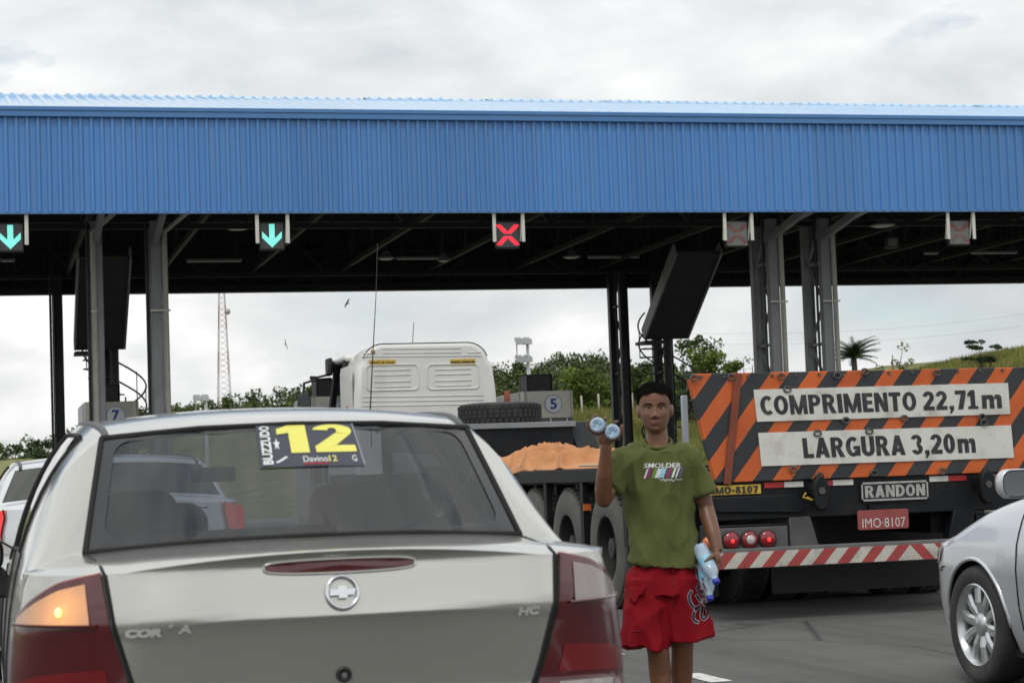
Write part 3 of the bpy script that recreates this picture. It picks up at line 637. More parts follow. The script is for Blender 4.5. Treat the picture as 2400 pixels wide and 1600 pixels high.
# maker's plate
mp_ = MB().box((-.184, .005, .90), (.393, .03, 1.05)).build('maker_plate', m_letter, T, bevel=.006)
mb = MB(); 
for a, b, c, d in ((-.184, .393, 1.035, 1.05), (-.184, .393, .90, .915), (-.184, -.172, .90, 1.05), (.381, .393, .90, 1.05)): mb.box((a, -.002, c), (b, .004, d))
block_text(mb, 'RANDON', lambda u, v: V(-.155+.52*u, -.002, .928+.095*v)); mb.build('maker_lettering', M('worn_silver', (.42, .42, .40), .45, metal=.3, var=.15, scale=15), mp_)
yp = MB().box((-1.45, .012, .995), (-1.03, .024, 1.068)).build('yellow_number_plate', m_yplate, T)
mb = MB(); block_text(mb, 'IMO-8107', lambda u, v: V(-1.435+.38*u, .008, 1.003+.055*v)); mb.build('yellow_plate_lettering', m_letter, yp)
# lamp unit
MB().box((-1.47, .03, .50), (-.80, .25, .76)).build('lamp_box', m_tblack, T, bevel=.01)
MB().box((-1.42, .012, .525), (-.82, .03, .735)).build('lamp_panel', M('grey_panel', (.10, .10, .098), .6, var=.15, scale=5, dirt=(.05, .05, .05), dscale=4), T, bevel=.006)
for x, kd in ((-1.30, 'r'), (-1.148, 'w'), (-.997, 'r')):
    z = .640; l = MB().lathe([(.066, .012), (.066, -.012), (.06, -.022), (.035, -.032), (.002, -.035)], 24, 'y', (x, 0, z)).build('tail_lamp', m_lampred, T, smooth=True, angle=50)
    MB().lathe([(.074, .01), (.074, -.008), (.066, -.012)], 24, 'y', (x, 0, z), cap=False).build('lamp_bezel', m_black, l)
    if kd == 'r': MB().ell((x, -.036, z-.005), (.016, .008, .016), 10, 6).build('lit_bulb', m_lampglow, l, smooth=True)
    else: MB().lathe([(.038, -.030), (.034, -.038), (.001, -.042)], 20, 'y', (x, 0, z)).build('clear_lens', m_lampclear, l, smooth=True)
    
MB().lathe([(.05, .0), (.05, -.03), (.001, -.04)], 16, 'y', (-1.49, 0, .63)).build('side_marker', m_lampor, T, smooth=True)
MB().prism([(-.80, .80), (-.62, .80), (-.55, .545), (-.80, .545)], lambda u, v: V(u, .02, v), lambda u, v: V(u, .14, v)).build('bumper_bracket', M('grey_bracket', (.075, .076, .075), .6, var=.2, scale=5), T, bevel=.01)
MB().prism([(.80, .80), (.62, .80), (.55, .545), (.80, .545)], lambda u, v: V(u, .02, v), lambda u, v: V(u, .14, v)).build('bumper_bracket', m_tblack, T, bevel=.01)
MB().box((.82, .03, .50), (1.47, .25, .76)).build('lamp_box', m_tblack, T, bevel=.01)
for x in (1.30, 1.148, .997): MB().lathe([(.066, .03), (.066, .0), (.06, -.01), (.002, -.02)], 24, 'y', (x, .03, .64)).build('tail_lamp', m_lampred, T, smooth=True)
# licence plate
lp = MB().prism(rrect(.44, .155, .018), lambda u, v: V(-.012+u, -.01, .752+v), lambda u, v: V(-.012+u, 0, .752+v)).build('licence_plate', m_redplate, T, bevel=.003)
mb = MB(); text_on(mb, 'IMO·8107', lambda u, v: V(-.195+.37*u, -.014, .69+.075*v), .0, spacing=1.02); mb.build('licence_lettering', M('plate_white', (.62, .57, .54), .5), lp)
MB().box((-.12, .005, .83), (.12, .06, .87)).build('plate_lamp', m_tblack, T)
# bumper with red and white stripes
bp = MB().box((-1.50, -.02, .415), (1.50, .06, .575)).build('bumper', M('bumper_grey', (.13, .13, .128), .6, var=.15, scale=5), T, bevel=.008)
def clip(poly, x0, x1):
    for s, lim in ((1, x0), (-1, x1)):
        out = []
        for i in range(len(poly)):
            a, b = poly[i], poly[(i+1) % len(poly)]; ia, ib = (a[0]-lim)*s >= 0, (b[0]-lim)*s >= 0
            if ia: out.append(a)
            if ia != ib: t = (lim-a[0])/(b[0]-a[0]); out.append((lim, a[1]+t*(b[1]-a[1])))
        poly = out
        if len(poly) < 3: return []
    return poly
cxm, pz = .20, .21
for side in (-1, 1):
    for k in range(-2, 17):
        for q, mat in ((0, m_bumpr), (1, m_bumpw)):
            u0 = cxm+side*(k*pz+q*pz/2); u1 = u0+side*pz/2; sh = side*.11
            poly = [(u0, .545), (u1, .545), (u1-sh*-1*1, .423), (u0-sh*-1*1, .423)]
            poly = clip(poly, -1.495, cxm) if side < 0 else clip(poly, cxm, 1.495)
            if poly: MB().prism(poly, lambda u, v: V(u, -.026, v), lambda u, v: V(u, -.021, v)).build('warning_stripe', mat, bp)
# deck, frame, fenders
MB().box((-1.55, .30, 1.10), (1.55, 7.0, 1.17)).build('rear_deck', m_tblack, T, bevel=.01)
MB().box((-.75, .2, .62), (-.5, 10.2, 1.1)).build('frame_rail', m_tblack, T); MB().box((.5, .2, .62), (.75, 10.2, 1.1)).build('frame_rail', m_tblack, T)
for i in range(9): MB().box((-1.5, .5+i*.75, 1.0), (1.5, .6+i*.75, 1.1)).build('cross_member', m_tblack, T)
for sx in (-1, 1):
    MB().box((sx*1.6-.012, 1.75, 1.12), (sx*1.6+.012, 6.9, 1.235)).build('fender_side', m_tblack, T, bevel=.004)
    MB().box((min(sx*1.6, sx*1.0), 1.75, 1.215), (max(sx*1.6, sx*1.0), 6.9, 1.245)).build('fender_top', m_tblack, T, bevel=.004)
    for y in (1.72, 3.02, 4.28, 5.55): MB().box((sx*1.57-.03, y, .55), (sx*1.57+.03, y+.10, 1.2)).build('fender_post', m_tblack, T)
    MB().box((sx*1.58-.02, 3.0, .86), (sx*1.58+.05, 3.04, .92)).build('side_reflector', m_lampor, T)
    MB().box((-1.5 if sx < 0 else -.5, 1.2, .13), (-.98 if sx < 0 else 1.5, 1.22, .98)).build('mud_flap_shade', m_black, T)  # left is a flap; wide right sheet added to darken the trailer underside
MB().prism([(7.0, 1.2), (9.9, .72), (9.9, .5), (7.0, 1.0)], lambda u, v: V(-1.55, u, v), lambda u, v: V(1.55, u, v)).build('ramp_deck', m_tblack, T)
MB().box((-1.5, 6.9, .55), (1.5, 10.2, .75)).build('low_deck', m_tblack, T)
gn = MB().prism([(9.9, .5), (9.9, 1.85), (14.4, 1.85), (14.4, 1.62), (10.6, 1.5), (10.4, .5)], lambda u, v: V(-1.25, u, v), lambda u, v: V(.34, u, v)).build('gooseneck', m_tblack, T, bevel=.02)
MB().box((-1.27, 9.86, 1.80), (.36, 9.92, 1.87)).build('gooseneck_edge', m_steel, T, bevel=.005)
MB().prism([(.27, 1.86), (.52, 1.87), (.60, 1.84), (.72, 1.42), (.72, 1.24), (.46, 1.24), (.40, 1.5)], lambda u, v: V(u, 9.95, v), lambda u, v: V(u, 10.6, v)).build('gooseneck_wing', M('grey_fender', (.045, .047, .05), .5, var=.15), T, bevel=.015)
def wheel(parent, loc, r=.53, w=.28, side=-1, dish=.12, rimr=.29, tyre=m_tyre, rim=m_rimd, name='wheel', nuts=10):
    """heavy wheel, axis along x; side=-1 shows its face to -x"""
    o = empty(name, loc, parent=parent); h = w/2; s = side
    prof = [(rimr*.98, s*h*.72), (rimr, s*h*.95), (rimr*1.10, s*h*1.0), (r*.80, s*h*1.06), (r*.93, s*h*.98), (r*.975, s*h*.90), (r*.995, s*h*.72), (r, 0), (r*.995, -s*h*.72), (r*.97, -s*h*.92), (r*.80, -s*h*1.05), (rimr, -s*h*.9)]
    MB().lathe(prof, 48, 'x', cap=False).build('tyre', tyre, o, smooth=True, angle=30)
    mb = MB()
    n = 44
    for i in range(n):       # tread blocks
        for q in (-.62, -.2, .2, .62):
            a = 2*pi*(i+(.5 if abs(q) < .4 else 0))/n; c = V(q*h, cos(a)*r*1.003, sin(a)*r*1.003); mtx = Matrix.Translation(c) @ Matrix.Rotation(a, 4, 'X'); mb.box((-h*.17, -.006, -r*.052), (h*.17, .010, r*.052), mtx)
    mb.build('tread', tyre, o)
    rp = [(rimr*1.0, s*h*.93), (rimr*.965, s*h*.99), (rimr*.93, s*h*.9), (rimr*.90, s*(h*.9-dish)), (rimr*.62, s*(h*.9-dish*1.1)), (rimr*.55, s*(h*.9-dish*.8)), (rimr*.32, s*(h*.9-dish*.75)), (rimr*.30, s*(h*.9-dish*.2)), (.01, s*(h*.9-dish*.15))]
    rr = MB().lathe(rp, 36, 'x', cap=False).build('rim', rim, o, smooth=True, angle=30)
    mb = MB()
    for i in range(nuts): a = 2*pi*i/nuts; mb.lathe([(.014, 0), (.014, s*.04)], 6, 'x', (s*(h*.9-dish*.85), rimr*.46*cos(a), rimr*.46*sin(a)))
    mb.build('wheel_nuts', rim, rr)
    return o
w0 = wheel(T, (-1.44, 2.42, .53), tyre=m_tyred, dish=.17, rimr=.30)
for i, (y, x) in enumerate([(y, x) for y in (2.42, 3.68, 4.94) for x in (-1.44, -1.11, -.34, 0.0, .34)]):
    if i: c = copy_tree(w0, T); c.location = (x, y, .53)
for y in (2.42, 3.68, 4.94):
    for x in (1.11, 1.44): c = copy_tree(w0, T); c.location = (x, y, .53); c.rotation_euler = (0, 0, pi)
    MB().tube([(-1.4, y, .53), (1.4, y, .53)], .07, 10).build('axle', m_tblack, T)
# spare tyre lying on the gooseneck
sp = wheel(None, (6.47, 25.6, 1.995), r=.53, w=.28, side=1, name='spare_tyre'); sp.rotation_euler = (radians(2), -pi/2, .3)
tag(sp, 'spare truck tyre lying flat on the trailer gooseneck behind the white cab', 'tyre')
# orange tarpaulin in heaps on the deck
def tarp():
    from mathutils import noise
    nx, ny = 100, 130; rows = []; rr = random.Random(11)
    folds = [(rr.uniform(.05, .95), rr.uniform(.1, .95), rr.uniform(-.9, .9)+(pi/2 if rr.random() < .3 else 0), rr.uniform(.10, .26), rr.uniform(.09, .17), rr.uniform(.5, 1.3)) for _ in range(13)]+[(.5, .62, .25, .30, .2, .9), (.65, .8, -.3, .33, .22, .8), (.3, .4, .1, .22, .2, 1.0)]
    for j in range(ny):
        row = []
        for i in range(nx):
            u, v = i/(nx-1), j/(ny-1)
            x = -1.56+u*1.0+.05*sin(v*9)+.03*sin(v*23+u*4); y = 3.55+v*4.0+.12*sin(u*7)+.05*sin(u*19)
            h = .03+.02*sin(u*5+v*3)
            for (fu, fv, ang, H_, w_, ln) in folds:
                dx, dy = (u-fu)*1.0, (v-fv)*4.0; al = dx*cos(ang)+dy*sin(ang); d_ = -dx*sin(ang)+dy*cos(ang); d_ += .06*sin(al*7+fu*20)
                k = H_*max(0, 1-(sqrt(d_*d_+.0004)/w_)**(1.0 if d_ > 0 else .75))*max(0, 1-(al/ln)**2); h = max(h, k)+.18*min(h, k)
            h += .022*noise.noise(V(u*9, v*22, 1))+.006*noise.noise(V(u*25, v*60, 4))
            e = min(u, 1-u, v, 1-v)*10; h *= min(1, .08+e)
            if u < .12: h -= (.12-u)*1.5*(.6+.5*sin(v*11))*sst(.3, .5, v)
            row.append((x, y, 1.248+max(h, -.2)))
        rows.append(row)
    o = MB().grid(rows).build('tarpaulin', m_tarp, smooth=True, solid=.012); o.location = (TX, TY, 0)
    MB().tube([(-1.45+.02*sin(t)+t*.25, 3.6-.28*t, 1.275-.005*t) for t in np.linspace(0, 1.2, 8)], .014, 6).build('rope', M('rope', (.5, .4, .28), .9), o)
    tag(o, 'crumpled orange tarpaulin heaped on the black trailer deck', 'tarpaulin')
tarp()

# ------------------------------------------------------------------ white tractor cab
m_cab = M('cab_white', (.70, .70, .665), .38, var=.03, scale=2, coat=.35, dirt=(.55, .53, .47), dscale=1.6, damt=.45)
m_rust = M('brown_grime', (.30, .25, .19), .8, var=.3)
CX, CY = 6.67, 30.9
tr = empty('truck_tractor', (CX, CY, 0), label='white truck tractor unit seen from behind with stamped cab rear wall', cat='truck')
def CP(X, Y): p = at(600+X/3.357, 640+Y/3.357, CY); return p.x-CX, p.z
# rear wall outline (rounded top corners), swept into a shell
hw, zb, zt = 1.13, 1.30, 3.29
def cab_sec(y, hw_, zt_, r=.32, n=8):
    out = [(-hw_, y, zb)]
    out += [(-hw_*(1-.12*((z-zb)/(zt_-zb))**3), y, z) for z in np.linspace(zb, zt_-r, 5)[1:]]
    tw = hw_*(1-.12); out += [(-tw+r-r*cos(a), y, zt_-r+r*sin(a)) for a in np.linspace(.12, pi/2, n)]
    m = [(-x, yy, z) for x, yy, z in reversed(out)]; return out+m
rows = [cab_sec(.0, hw-.06, zt-.05), cab_sec(.012, hw-.02, zt-.015), cab_sec(.05, hw, zt), cab_sec(.9, hw, zt+.01), cab_sec(1.42, hw, zt-.02)]
MB().grid(rows).build('cab_shell', m_cab, tr, smooth=True)
q = cab_sec(.0, hw-.06, zt-.05); MB().add([p for p in q], [tuple(range(len(q)))]).build('rear_wall', m_cab, tr)
MB().tube([(x*1.003, y-.002, z+.008) for x, y, z in cab_sec(.055, hw, zt)[6:-6]], .010, 6).build('roof_seam', m_black, tr)
def ridge(pts, r=.014, name='pressed_rib', closed=False): return MB().tube([(x, .0, z) for x, z in pts], [(r, r*.75)]*len(pts), 6, closed=closed).build(name, m_cab, tr, smooth=True)
for a, b, c, d in ((865, 725, 1280, 915), (1345, 720, 1755, 905)):
    (x0, z1), (x1, z0) = CP(a, b), CP(c, d); w_, h_ = x1-x0, z1-z0; ridge([((x0+x1)/2+u, (z0+z1)/2+v) for u, v in rrect(w_, h_, .07)], .017, 'pressed_frame', True)
    for f in (.2, .4, .66, .86): ridge([(lerp(x0, x1, .15), lerp(z1, z0, f)), (lerp(x0, x1, .85), lerp(z1, z0, f)-.002)], .013)
for X0_, Y0_, X1_, Y1_ in ((830, 655, 1770, 650), (1000, 595, 1610, 590), (1000, 628, 1610, 624), (840, 632, 950, 630), (1665, 622, 1770, 622), (840, 972, 1790, 960), (840, 1008, 1790, 996), (840, 1044, 1790, 1030)): ridge([CP(X0_, Y0_), CP(X1_, Y1_)], .012)
for (a, b, c, d), txt in (((890, 684, 1097, 722), 'IDK-6368'), ((1527, 678, 1726, 720), 'PORTO ALEGRE-RS')):
    (x0, z1), (x1, z0) = CP(a, b), CP(c, d); pl = MB().box((x0, -.012, z0), (x1, -.003, z1)).build('yellow_plate', m_yplate, tr); mb = MB(); (block_text(mb, txt, lambda u, v: V(lerp(x0+.02, x1-.02, u), -.015, lerp(z0+.03, z1-.03, v))) if txt[0] == 'I' else text_on(mb, txt, lambda u, v: V(lerp(x0+.015, x1-.015, u), -.015, lerp(z0+.03, z1-.03, v)), .008, fat=(.006, .05))); mb.build('plate_lettering', m_letter, pl)
# left side: sleeper panel lines, door, window, pillar
xs = -hw
for sx in (-1, 1):
    f = lambda p: (sx*p[0], p[1], p[2])
    MB().prism([(1.42, 1.3), (2.62, 1.3), (2.66, 2.20), (1.42, 2.24)], lambda u, v: V(sx*(hw-.02), u, v), lambda u, v: V(sx*(hw-.07), u, v)).build('door', m_cab, tr, bevel=.01)
    d = MB(); d.bar(f((hw-.04, 1.47, 2.2)), f((hw-.13, 1.47, 3.14)), .09, .06); d.bar(f((hw-.04, 2.62, 2.18)), f((hw-.15, 2.36, 3.14)), .10, .06); d.bar(f((hw-.14, 1.44, 3.14)), f((hw-.15, 2.38, 3.14)), .07, .07); d.build('window_frame', m_black, tr)
    MB().prism([(1.52, 2.22), (2.5, 2.22), (2.3, 3.08), (1.52, 3.08)], lambda u, v: V(sx*(hw-.045-(v-2.22)*.1), u, v), lambda u, v: V(sx*(hw-.05-(v-2.22)*.1), u, v)).build('door_window', glass_mat('clear_glass', (.8, .86, .86)), tr) if sx > 0 else None
MB().box((-hw+.1, 1.4, 3.12), (hw-.1, 2.45, 3.22)).build('cab_roof', m_cab, tr, bevel=.04)
MB().prism([(-hw+.1, 2.2), (hw-.1, 2.2), (hw-.17, 3.08), (-hw+.17, 3.08)], lambda u, v: V(u, 2.66-(v-2.2)*.32, v), lambda u, v: V(u, 2.67-(v-2.2)*.32, v)).build('windscreen', glass_mat('clear_glass', (.8, .86, .86)), tr)
MB().prism([(-hw+.155, 2.86), (hw-.155, 2.86), (hw-.17, 3.08), (-hw+.17, 3.08)], lambda u, v: V(u, 2.645-(v-2.2)*.32, v), lambda u, v: V(u, 2.655-(v-2.2)*.32, v)).build('windscreen_sunband', glass_mat('blue_band', (.05, .22, .6)), tr)
MB().prism([(-hw, 1.2), (hw, 1.2), (hw, 2.2), (-hw, 2.2)], lambda u, v: V(u, 2.60, v), lambda u, v: V(u, 2.72, v)).build('front_panel', m_cab, tr, bevel=.03)
MB().box((-hw+.02, 2.45, 3.02), (hw-.02, 2.8, 3.2)).build('sun_visor', m_black, tr, bevel=.03)
MB().box((-hw-.02, 2.3, 2.95), (-hw+.06, 2.62, 3.24)).build('wind_deflector', m_black, tr, bevel=.03)
MB().prism([(1.02, 1.36), (1.35, 1.36), (1.35, 2.9), (1.28, 3.0), (.32, 3.0), (.28, 2.9), (.28, 1.36)], lambda u, v: V(xs-.004+.02*max(0, v-2.3), u, v), lambda u, v: V(xs+.004+.02*max(0, v-2.3), u, v)).build('sleeper_panel', m_cab, tr, bevel=.004)
sk = MB().lathe([(.085, 0), (.085, -.006)], 20, 'x', (xs-.006, .72, 2.30)).build('round_sticker', M('sticker_red', (.45, .05, .06), .5), tr)
MB().box((xs-.016, .68, 2.25), (xs-.013, .76, 2.35)).build('sticker_mark', m_platew, sk)
# mirror on its arms
mr = MB().tube([(xs+.05, 2.40, 2.90), (xs-.22, 2.44, 2.89), (xs-.40, 2.46, 2.84), (xs-.42, 2.46, 2.62), (xs-.42, 2.46, 2.0), (xs-.1, 2.46, 1.9)], .022, 8).build('mirror_arm', m_black, tr, smooth=True)
MB().tube([(xs+.05, 2.36, 2.98), (xs-.18, 2.4, 2.93), (xs-.28, 2.5, 2.925)], [.02, .018, .035], 8).build('mirror_stay', m_black, tr, smooth=True)
MB().box((xs-.52, 2.36, 2.18), (xs-.30, 2.50, 2.67)).build('mirror_head', m_black, mr, bevel=.05, seg=3)
MB().box((xs-.50, 2.352, 2.2), (xs-.32, 2.357, 2.62)).build('mirror_glass', m_dglass, mr)
# antennas
x0, z0 = CP(876, 1060); x1, z1 = CP(897, 625); x2, z2 = CP(932, -215)
an = MB().tube([(x0, -.25, z0-.6), (x0, -.25, z0), (x1, -.25, z1), (lerp(x1, x2, .5)+.01, -.25, lerp(z1, z2, .5)), (x2, -.25, z2)], [.012, .012, .009, .006, .005], 6).build('whip_antenna', m_steeld, tr)
MB().ell((x1, -.25, z1), (.038, .038, .038), 12, 8).build('antenna_coil', M('tan_ball', (.3, .22, .1), .6), an, smooth=True)
x0, z0 = CP(1330, 540); x1, z1 = CP(1345, 355); MB().tube([(x0, 1.0, z0-.1), (x1, 1.0, z1+.02)], .006, 6).build('short_antenna', m_steeld, tr)
# chassis
for sx in (-1, 1): MB().box((sx*.43-.05, -4.6, .82), (sx*.43+.05, 2.7, 1.08)).build('chassis_rail', m_tblack, tr)
MB().lathe([(.5, 0), (.5, .08)], 24, 'z', (0, -2.0, 1.3)).build('fifth_wheel', m_tblack, tr)
for sx in (-1, 1): MB().tube([(sx*.95, -.5, .75), (sx*.95, .9, .75)], .3, 16).build('fuel_tank', m_inox, tr)
MB().box((-hw, .1, 1.0), (hw, 2.6, 1.32)).build('cab_base', m_tblack, tr)
MB().tube([(1.18, -.35, 1.2), (1.18, -.35, 2.25), (1.16, -.42, 2.5)], [.05, .05, .045], 10).build('exhaust_stack', m_strap, tr, smooth=True)
cw = wheel(tr, (-1.08, -1.5, .52), r=.52, w=.27)
for x, y in ((-.78, -1.5), (.78, -1.5), (1.08, -1.5), (-1.08, -2.8), (-.78, -2.8), (.78, -2.8), (1.08, -2.8), (-1.05, 1.9), (1.05, 1.9)):
    c = copy_tree(cw, tr); c.location = (x, y, .52); c.rotation_euler = (0, 0, pi if x > 0 else 0)
for sx in (-1, 1): MB().grid([[(sx*x, -2.15+1.35*cos(a)*(1 if abs(cos(a)) < .9 else 1), .55+.72*sin(a)) for a in np.linspace(.15, pi-.15, 14)] for x in (.62, 1.22)]).build('mudguard', m_tblack, tr, smooth=True, solid=.012)
MB().box((-.6, 1.6, 1.5), (-.1, 2.1, 1.95)).build('driver_seat', m_black, tr, bevel=.05); MB().box((-.6, 1.35, 1.9), (-.1, 1.5, 2.6)).build('seat_back', m_black, tr, bevel=.05)
MB().box((-hw+.1, 2.3, 1.6), (hw-.1, 2.62, 2.2)).build('dashboard', m_black, tr, bevel=.05)
# ------------------------------------------------------------------ cars
m_champ = M('champagne_metallic', (.51, .505, .465), .22, metal=.8, var=.02, scale=1.5, coat=.6)
m_silver = M('silver_metallic', (.62, .635, .66), .28, metal=.55, var=.02, scale=1.5, coat=.6)
m_silverw = M('pale_silver', (.64, .655, .66), .3, metal=.35, var=.02, scale=1.5, coat=.5)
m_gap = M('panel_gap', (.006, .006, .007), .8, var=.1)
m_frit = M('glass_border', (.022, .023, .024), .12, var=.05, coat=.4)
m_tint = glass_mat('tinted_glass', (.215, .23, .27)); m_tintd = glass_mat('dark_tinted_glass', (.10, .105, .105)); m_clear = glass_mat('clear_glass', (.8, .86, .86))
m_seat = M('seat_fabric', (.030, .031, .036), .9, var=.2, scale=20); m_seatb = M('seat_fabric_blue', (.045, .047, .075), .9, var=.2, scale=20)
m_lampdk = M('lamp_lens_red', (.075, .003, .006), .12, var=.15, scale=5, coat=.8); m_chrome = M('chrome', (.66, .67, .69), .16, metal=1.0, var=.04)
m_alloy = M('alloy', (.56, .57, .58), .28, metal=.8, var=.05, scale=5)
def amber_mat():
    m = M('lamp_lens_amber', (.50, .29, .17), .2, var=.08, scale=20, coat=.7); nt = m.node_tree; N = nt.nodes; L = nt.links; b = N['Principled BSDF']
    tc = N.new('ShaderNodeTexCoord'); sp = N.new('ShaderNodeVectorMath'); sp.operation = 'DISTANCE'; sp.inputs[1].default_value = (-.715, .10, .895); L.new(tc.outputs['Object'], sp.inputs[0])
    r = N.new('ShaderNodeValToRGB'); r.color_ramp.elements[0].position = .0; r.color_ramp.elements[0].color = (1, 1, 1, 1); r.color_ramp.elements[1].position = .15; r.color_ramp.elements[1].color = (.04, .04, .04, 1)
    k = r.color_ramp.elements.new(.03); k.color = (.62, .62, .62, 1); k2 = r.color_ramp.elements.new(.08); k2.color = (.26, .26, .26, 1); L.new(sp.outputs['Value'], r.inputs[0])
    b.inputs['Emission Color'].default_value = (1, .36, .06, 1); ml = N.new('ShaderNodeMath'); ml.operation = 'MULTIPLY'; ml.inputs[1].default_value = 1.0; L.new(r.outputs[0], ml.inputs[0]); L.new(ml.outputs[0], b.inputs['Emission Strength'])
    return m
m_amber = amber_mat()
class Car:
    """body from a lengthwise ribbon (tail, deck, glass, roof, screen, bonnet, nose) and two flanks; local x right, y forward, z up"""
    def __init__(s, c, loc, rz, name, label, paint):
        s.c = c; s.root = empty(name, loc, rz, label=label, cat='car'); s.paint = paint
        s.ribs = c['ribs']     # (y0, y_edge, z0, z_edge, half width, tag) from tail lip to nose lip
    def side(s, y, z):
        c = s.c; hw = interp(y, *c['hw']); k = interp(z, *c['tuck']); return hw-k
    def tail(s, x, z):
        c = s.c; Wz = s.side(c['yc'], z); y0 = interp(z, *c['tailprof']); t = min(1.0, abs(x)/Wz); return V(x, c['yc']-(c['yc']-y0)*(1-t**c.get('tn', 4))**(1/c.get('tm', 1.6)), z)
    def nose(s, x, z):
        c = s.c; yn = c['yn']; Wz = s.side(yn, z); y0 = interp(z, *c['noseprof']); t = min(1.0, abs(x)/Wz); return V(x, yn+(y0-yn)*(1-t**c.get('nn', 2.6))**(1/c.get('nm', 1.7)), z)
    def rib(s, i, sx):
        y0, ye, z0, ze, w, tg = s.ribs[i]
        if tg == 'lip':
            Wz = s.side(s.c['yc'], ze); x = sx*Wz; z = z0-(z0-ze)*min(1, abs(x)/(.72*Wz))**2; return s.tail(x, z)
        if tg == 'nlip':
            Wz = s.side(s.c['yn'], ze); x = sx*Wz; z = z0-(z0-ze)*min(1, abs(x)/Wz)**2; return s.nose(x, z)
        a = abs(sx); return V(w*sx, y0+(ye-y0)*a*a, z0-(z0-ze)*a**2.3)
    def outward(s, fn, x, z, off, e=.004):
        p = fn(x, z); n = (fn(x+e, z)-fn(x-e, z)).cross(fn(x, z+e)-fn(x, z-e)); n.normalize()
        if fn == s.nose: n = -n
        return p+n*off
    def body(s):
        c = s.c; R = s.root; NSX = 28; sx = [sin(pi/2*t) for t in np.linspace(-1, 1, NSX+1)]
        # tail face
        zs = sorted(set([z for z in np.linspace(c['zbot'], s.ribs[0][2], 26)]+c.get('tz', [])))
        lip = s.ribs[0]
        rows = []
        for z in zs:
            row = []
            for t in sx:
                Wl = s.side(c['yc'], lip[3]); 
                x = t*s.side(c['yc'], z); zl = lip[2]-(lip[2]-lip[3])*min(1, abs(t)/.72)**2; zz = c['zbot']+(z-c['zbot'])*(zl-c['zbot'])/(lip[2]-c['zbot']); x = t*s.side(c['yc'], zz); row.append(s.tail(x, zz))
            rows.append(row)
        kb = next(i for i, z in enumerate(zs) if z >= c.get('zbump', .62)-1e-6)
        MB().grid(rows[:kb+1]).build('rear_bumper', c.get('bumpmat', s.paint), R, smooth=True)
        MB().grid(rows[kb:]).build('tail_panel', s.paint, R, smooth=True)
        # nose
        zs2 = np.linspace(c['zbot'], 1, 18); nl = s.ribs[-1]; rows = []
        for k in range(18):
            row = []
            for t in sx:
                zl = nl[2]-(nl[2]-nl[3])*min(1, abs(t))**2; zz = lerp(c['zbot'], zl, k/17); x = t*s.side(c['yn'], zz); row.append(s.nose(x, zz))
            rows.append(row)
        MB().grid(rows).build('nose_panel', s.paint, R, smooth=True)
        # ribbon
        tags = [r[5] for r in s.ribs]; segs = {'deck': [], 'rglass': [], 'roof': [], 'screen': [], 'bonnet': []}
        for name, (a, b) in c['segs'].items():
            keys = [[s.rib(i, t) for t in sx] for i in range(a, b+1)]; n = 6; rows = []
            for j in range(len(sx)): rows.append(catmull([k[j] for k in keys], n) if len(keys) > 2 else [tuple(keys[0][j].lerp(keys[1][j], q/n)) for q in range(n+1)])
            rows = [[rows[j][i] for j in range(len(sx))] for i in range(len(rows[0]))]; segs[name] = rows
        s.segs = segs
        MB().grid(segs['deck']).build('boot_top' if c.get('sedan', 1) else 'hatch_top', s.paint, R, smooth=True)
        MB().grid(segs['roof']).build('roof', s.paint, R, smooth=True)
        MB().grid(segs['bonnet']).build('bonnet', s.paint, R, smooth=True)
        s.glass_obj = MB().grid(segs['rglass']).build('rear_window', c.get('rg', m_tint), R, smooth=True)
        MB().grid(segs['screen']).build('windscreen', m_clear, R, smooth=True)
        # flanks
        edge = []
        for nm in ('deck', 'rglass', 'roof', 'screen', 'bonnet'):
            for row in segs[nm]:
                p = row[-1]
                if not edge or p[1] > edge[-1][1]+1e-4: edge.append(p)
        ey = [p[1] for p in edge]; ex = [p[0] for p in edge]; ez = [p[2] for p in edge]
        ys = set(ey); ys |= set(np.linspace(ey[0], ey[-1], 70))
        for yw, rr in c['arches']: ys |= set(np.linspace(yw-rr+.002, yw+rr-.002, 26)); ys |= {yw-rr, yw+rr}
        ys = sorted(ys); ys = [y for i, y in enumerate(ys) if i == 0 or y-ys[i-1] > 1e-4]
        def sill(y):
            z = c['zsill']
            for yw, rr in c['arches']:
                if abs(y-yw) < rr: z = max(z, c['zw']+sqrt(rr*rr-(y-yw)**2))
            return z
        nU, nL = 9, 12; cols = []
        for y in ys:
            Ex, Ez = interp(y, ey, ex), interp(y, ey, ez); zb = min(interp(y, *c['belt']), Ez-.004); Bx = s.side(y, zb); col = []
            for k in range(nU+1):
                f = k/nU; a = f*pi/2; xe, ze = Ex+(Bx-Ex)*sin(a), zb+(Ez-zb)*cos(a); xl, zl = lerp(Ex, Bx, f), lerp(Ez, zb, f); q = c.get('bulge', .5); col.append(V(lerp(xl, xe, q), y, lerp(zl, ze, q)))
            zs_ = sill(y)
            for k in range(1, nL+1): z = lerp(zb, zs_, k/nL); col.append(V(s.side(y, z), y, z))
            cols.append(col)
        for sg in (-1, 1):
            G = [[V(sg*p.x, p.y, p.z) for p in col] for col in cols]; n = len(G[0]); vs = [p for g in G for p in g]; fb = []; fw = {0: [], 1: []}
            for i in range(len(G)-1):
                ym = (ys[i]+ys[i+1])/2
                for j in range(n-1):
                    q = (i*n+j, i*n+j+1, (i+1)*n+j+1, (i+1)*n+j); wi = -1
                    for k, (a, b) in enumerate(c['sidewin']):
                        if a < ym < b and 1 <= j < nU-1: wi = k
                    (fb if wi < 0 else fw[wi]).append(q)
            MB().add(vs, fb).build('flank', s.paint, R, smooth=True)
            for k in fw:
                if fw[k]: MB().add(vs, fw[k]).build('side_window', c.get('sg', m_tint), R, smooth=True)
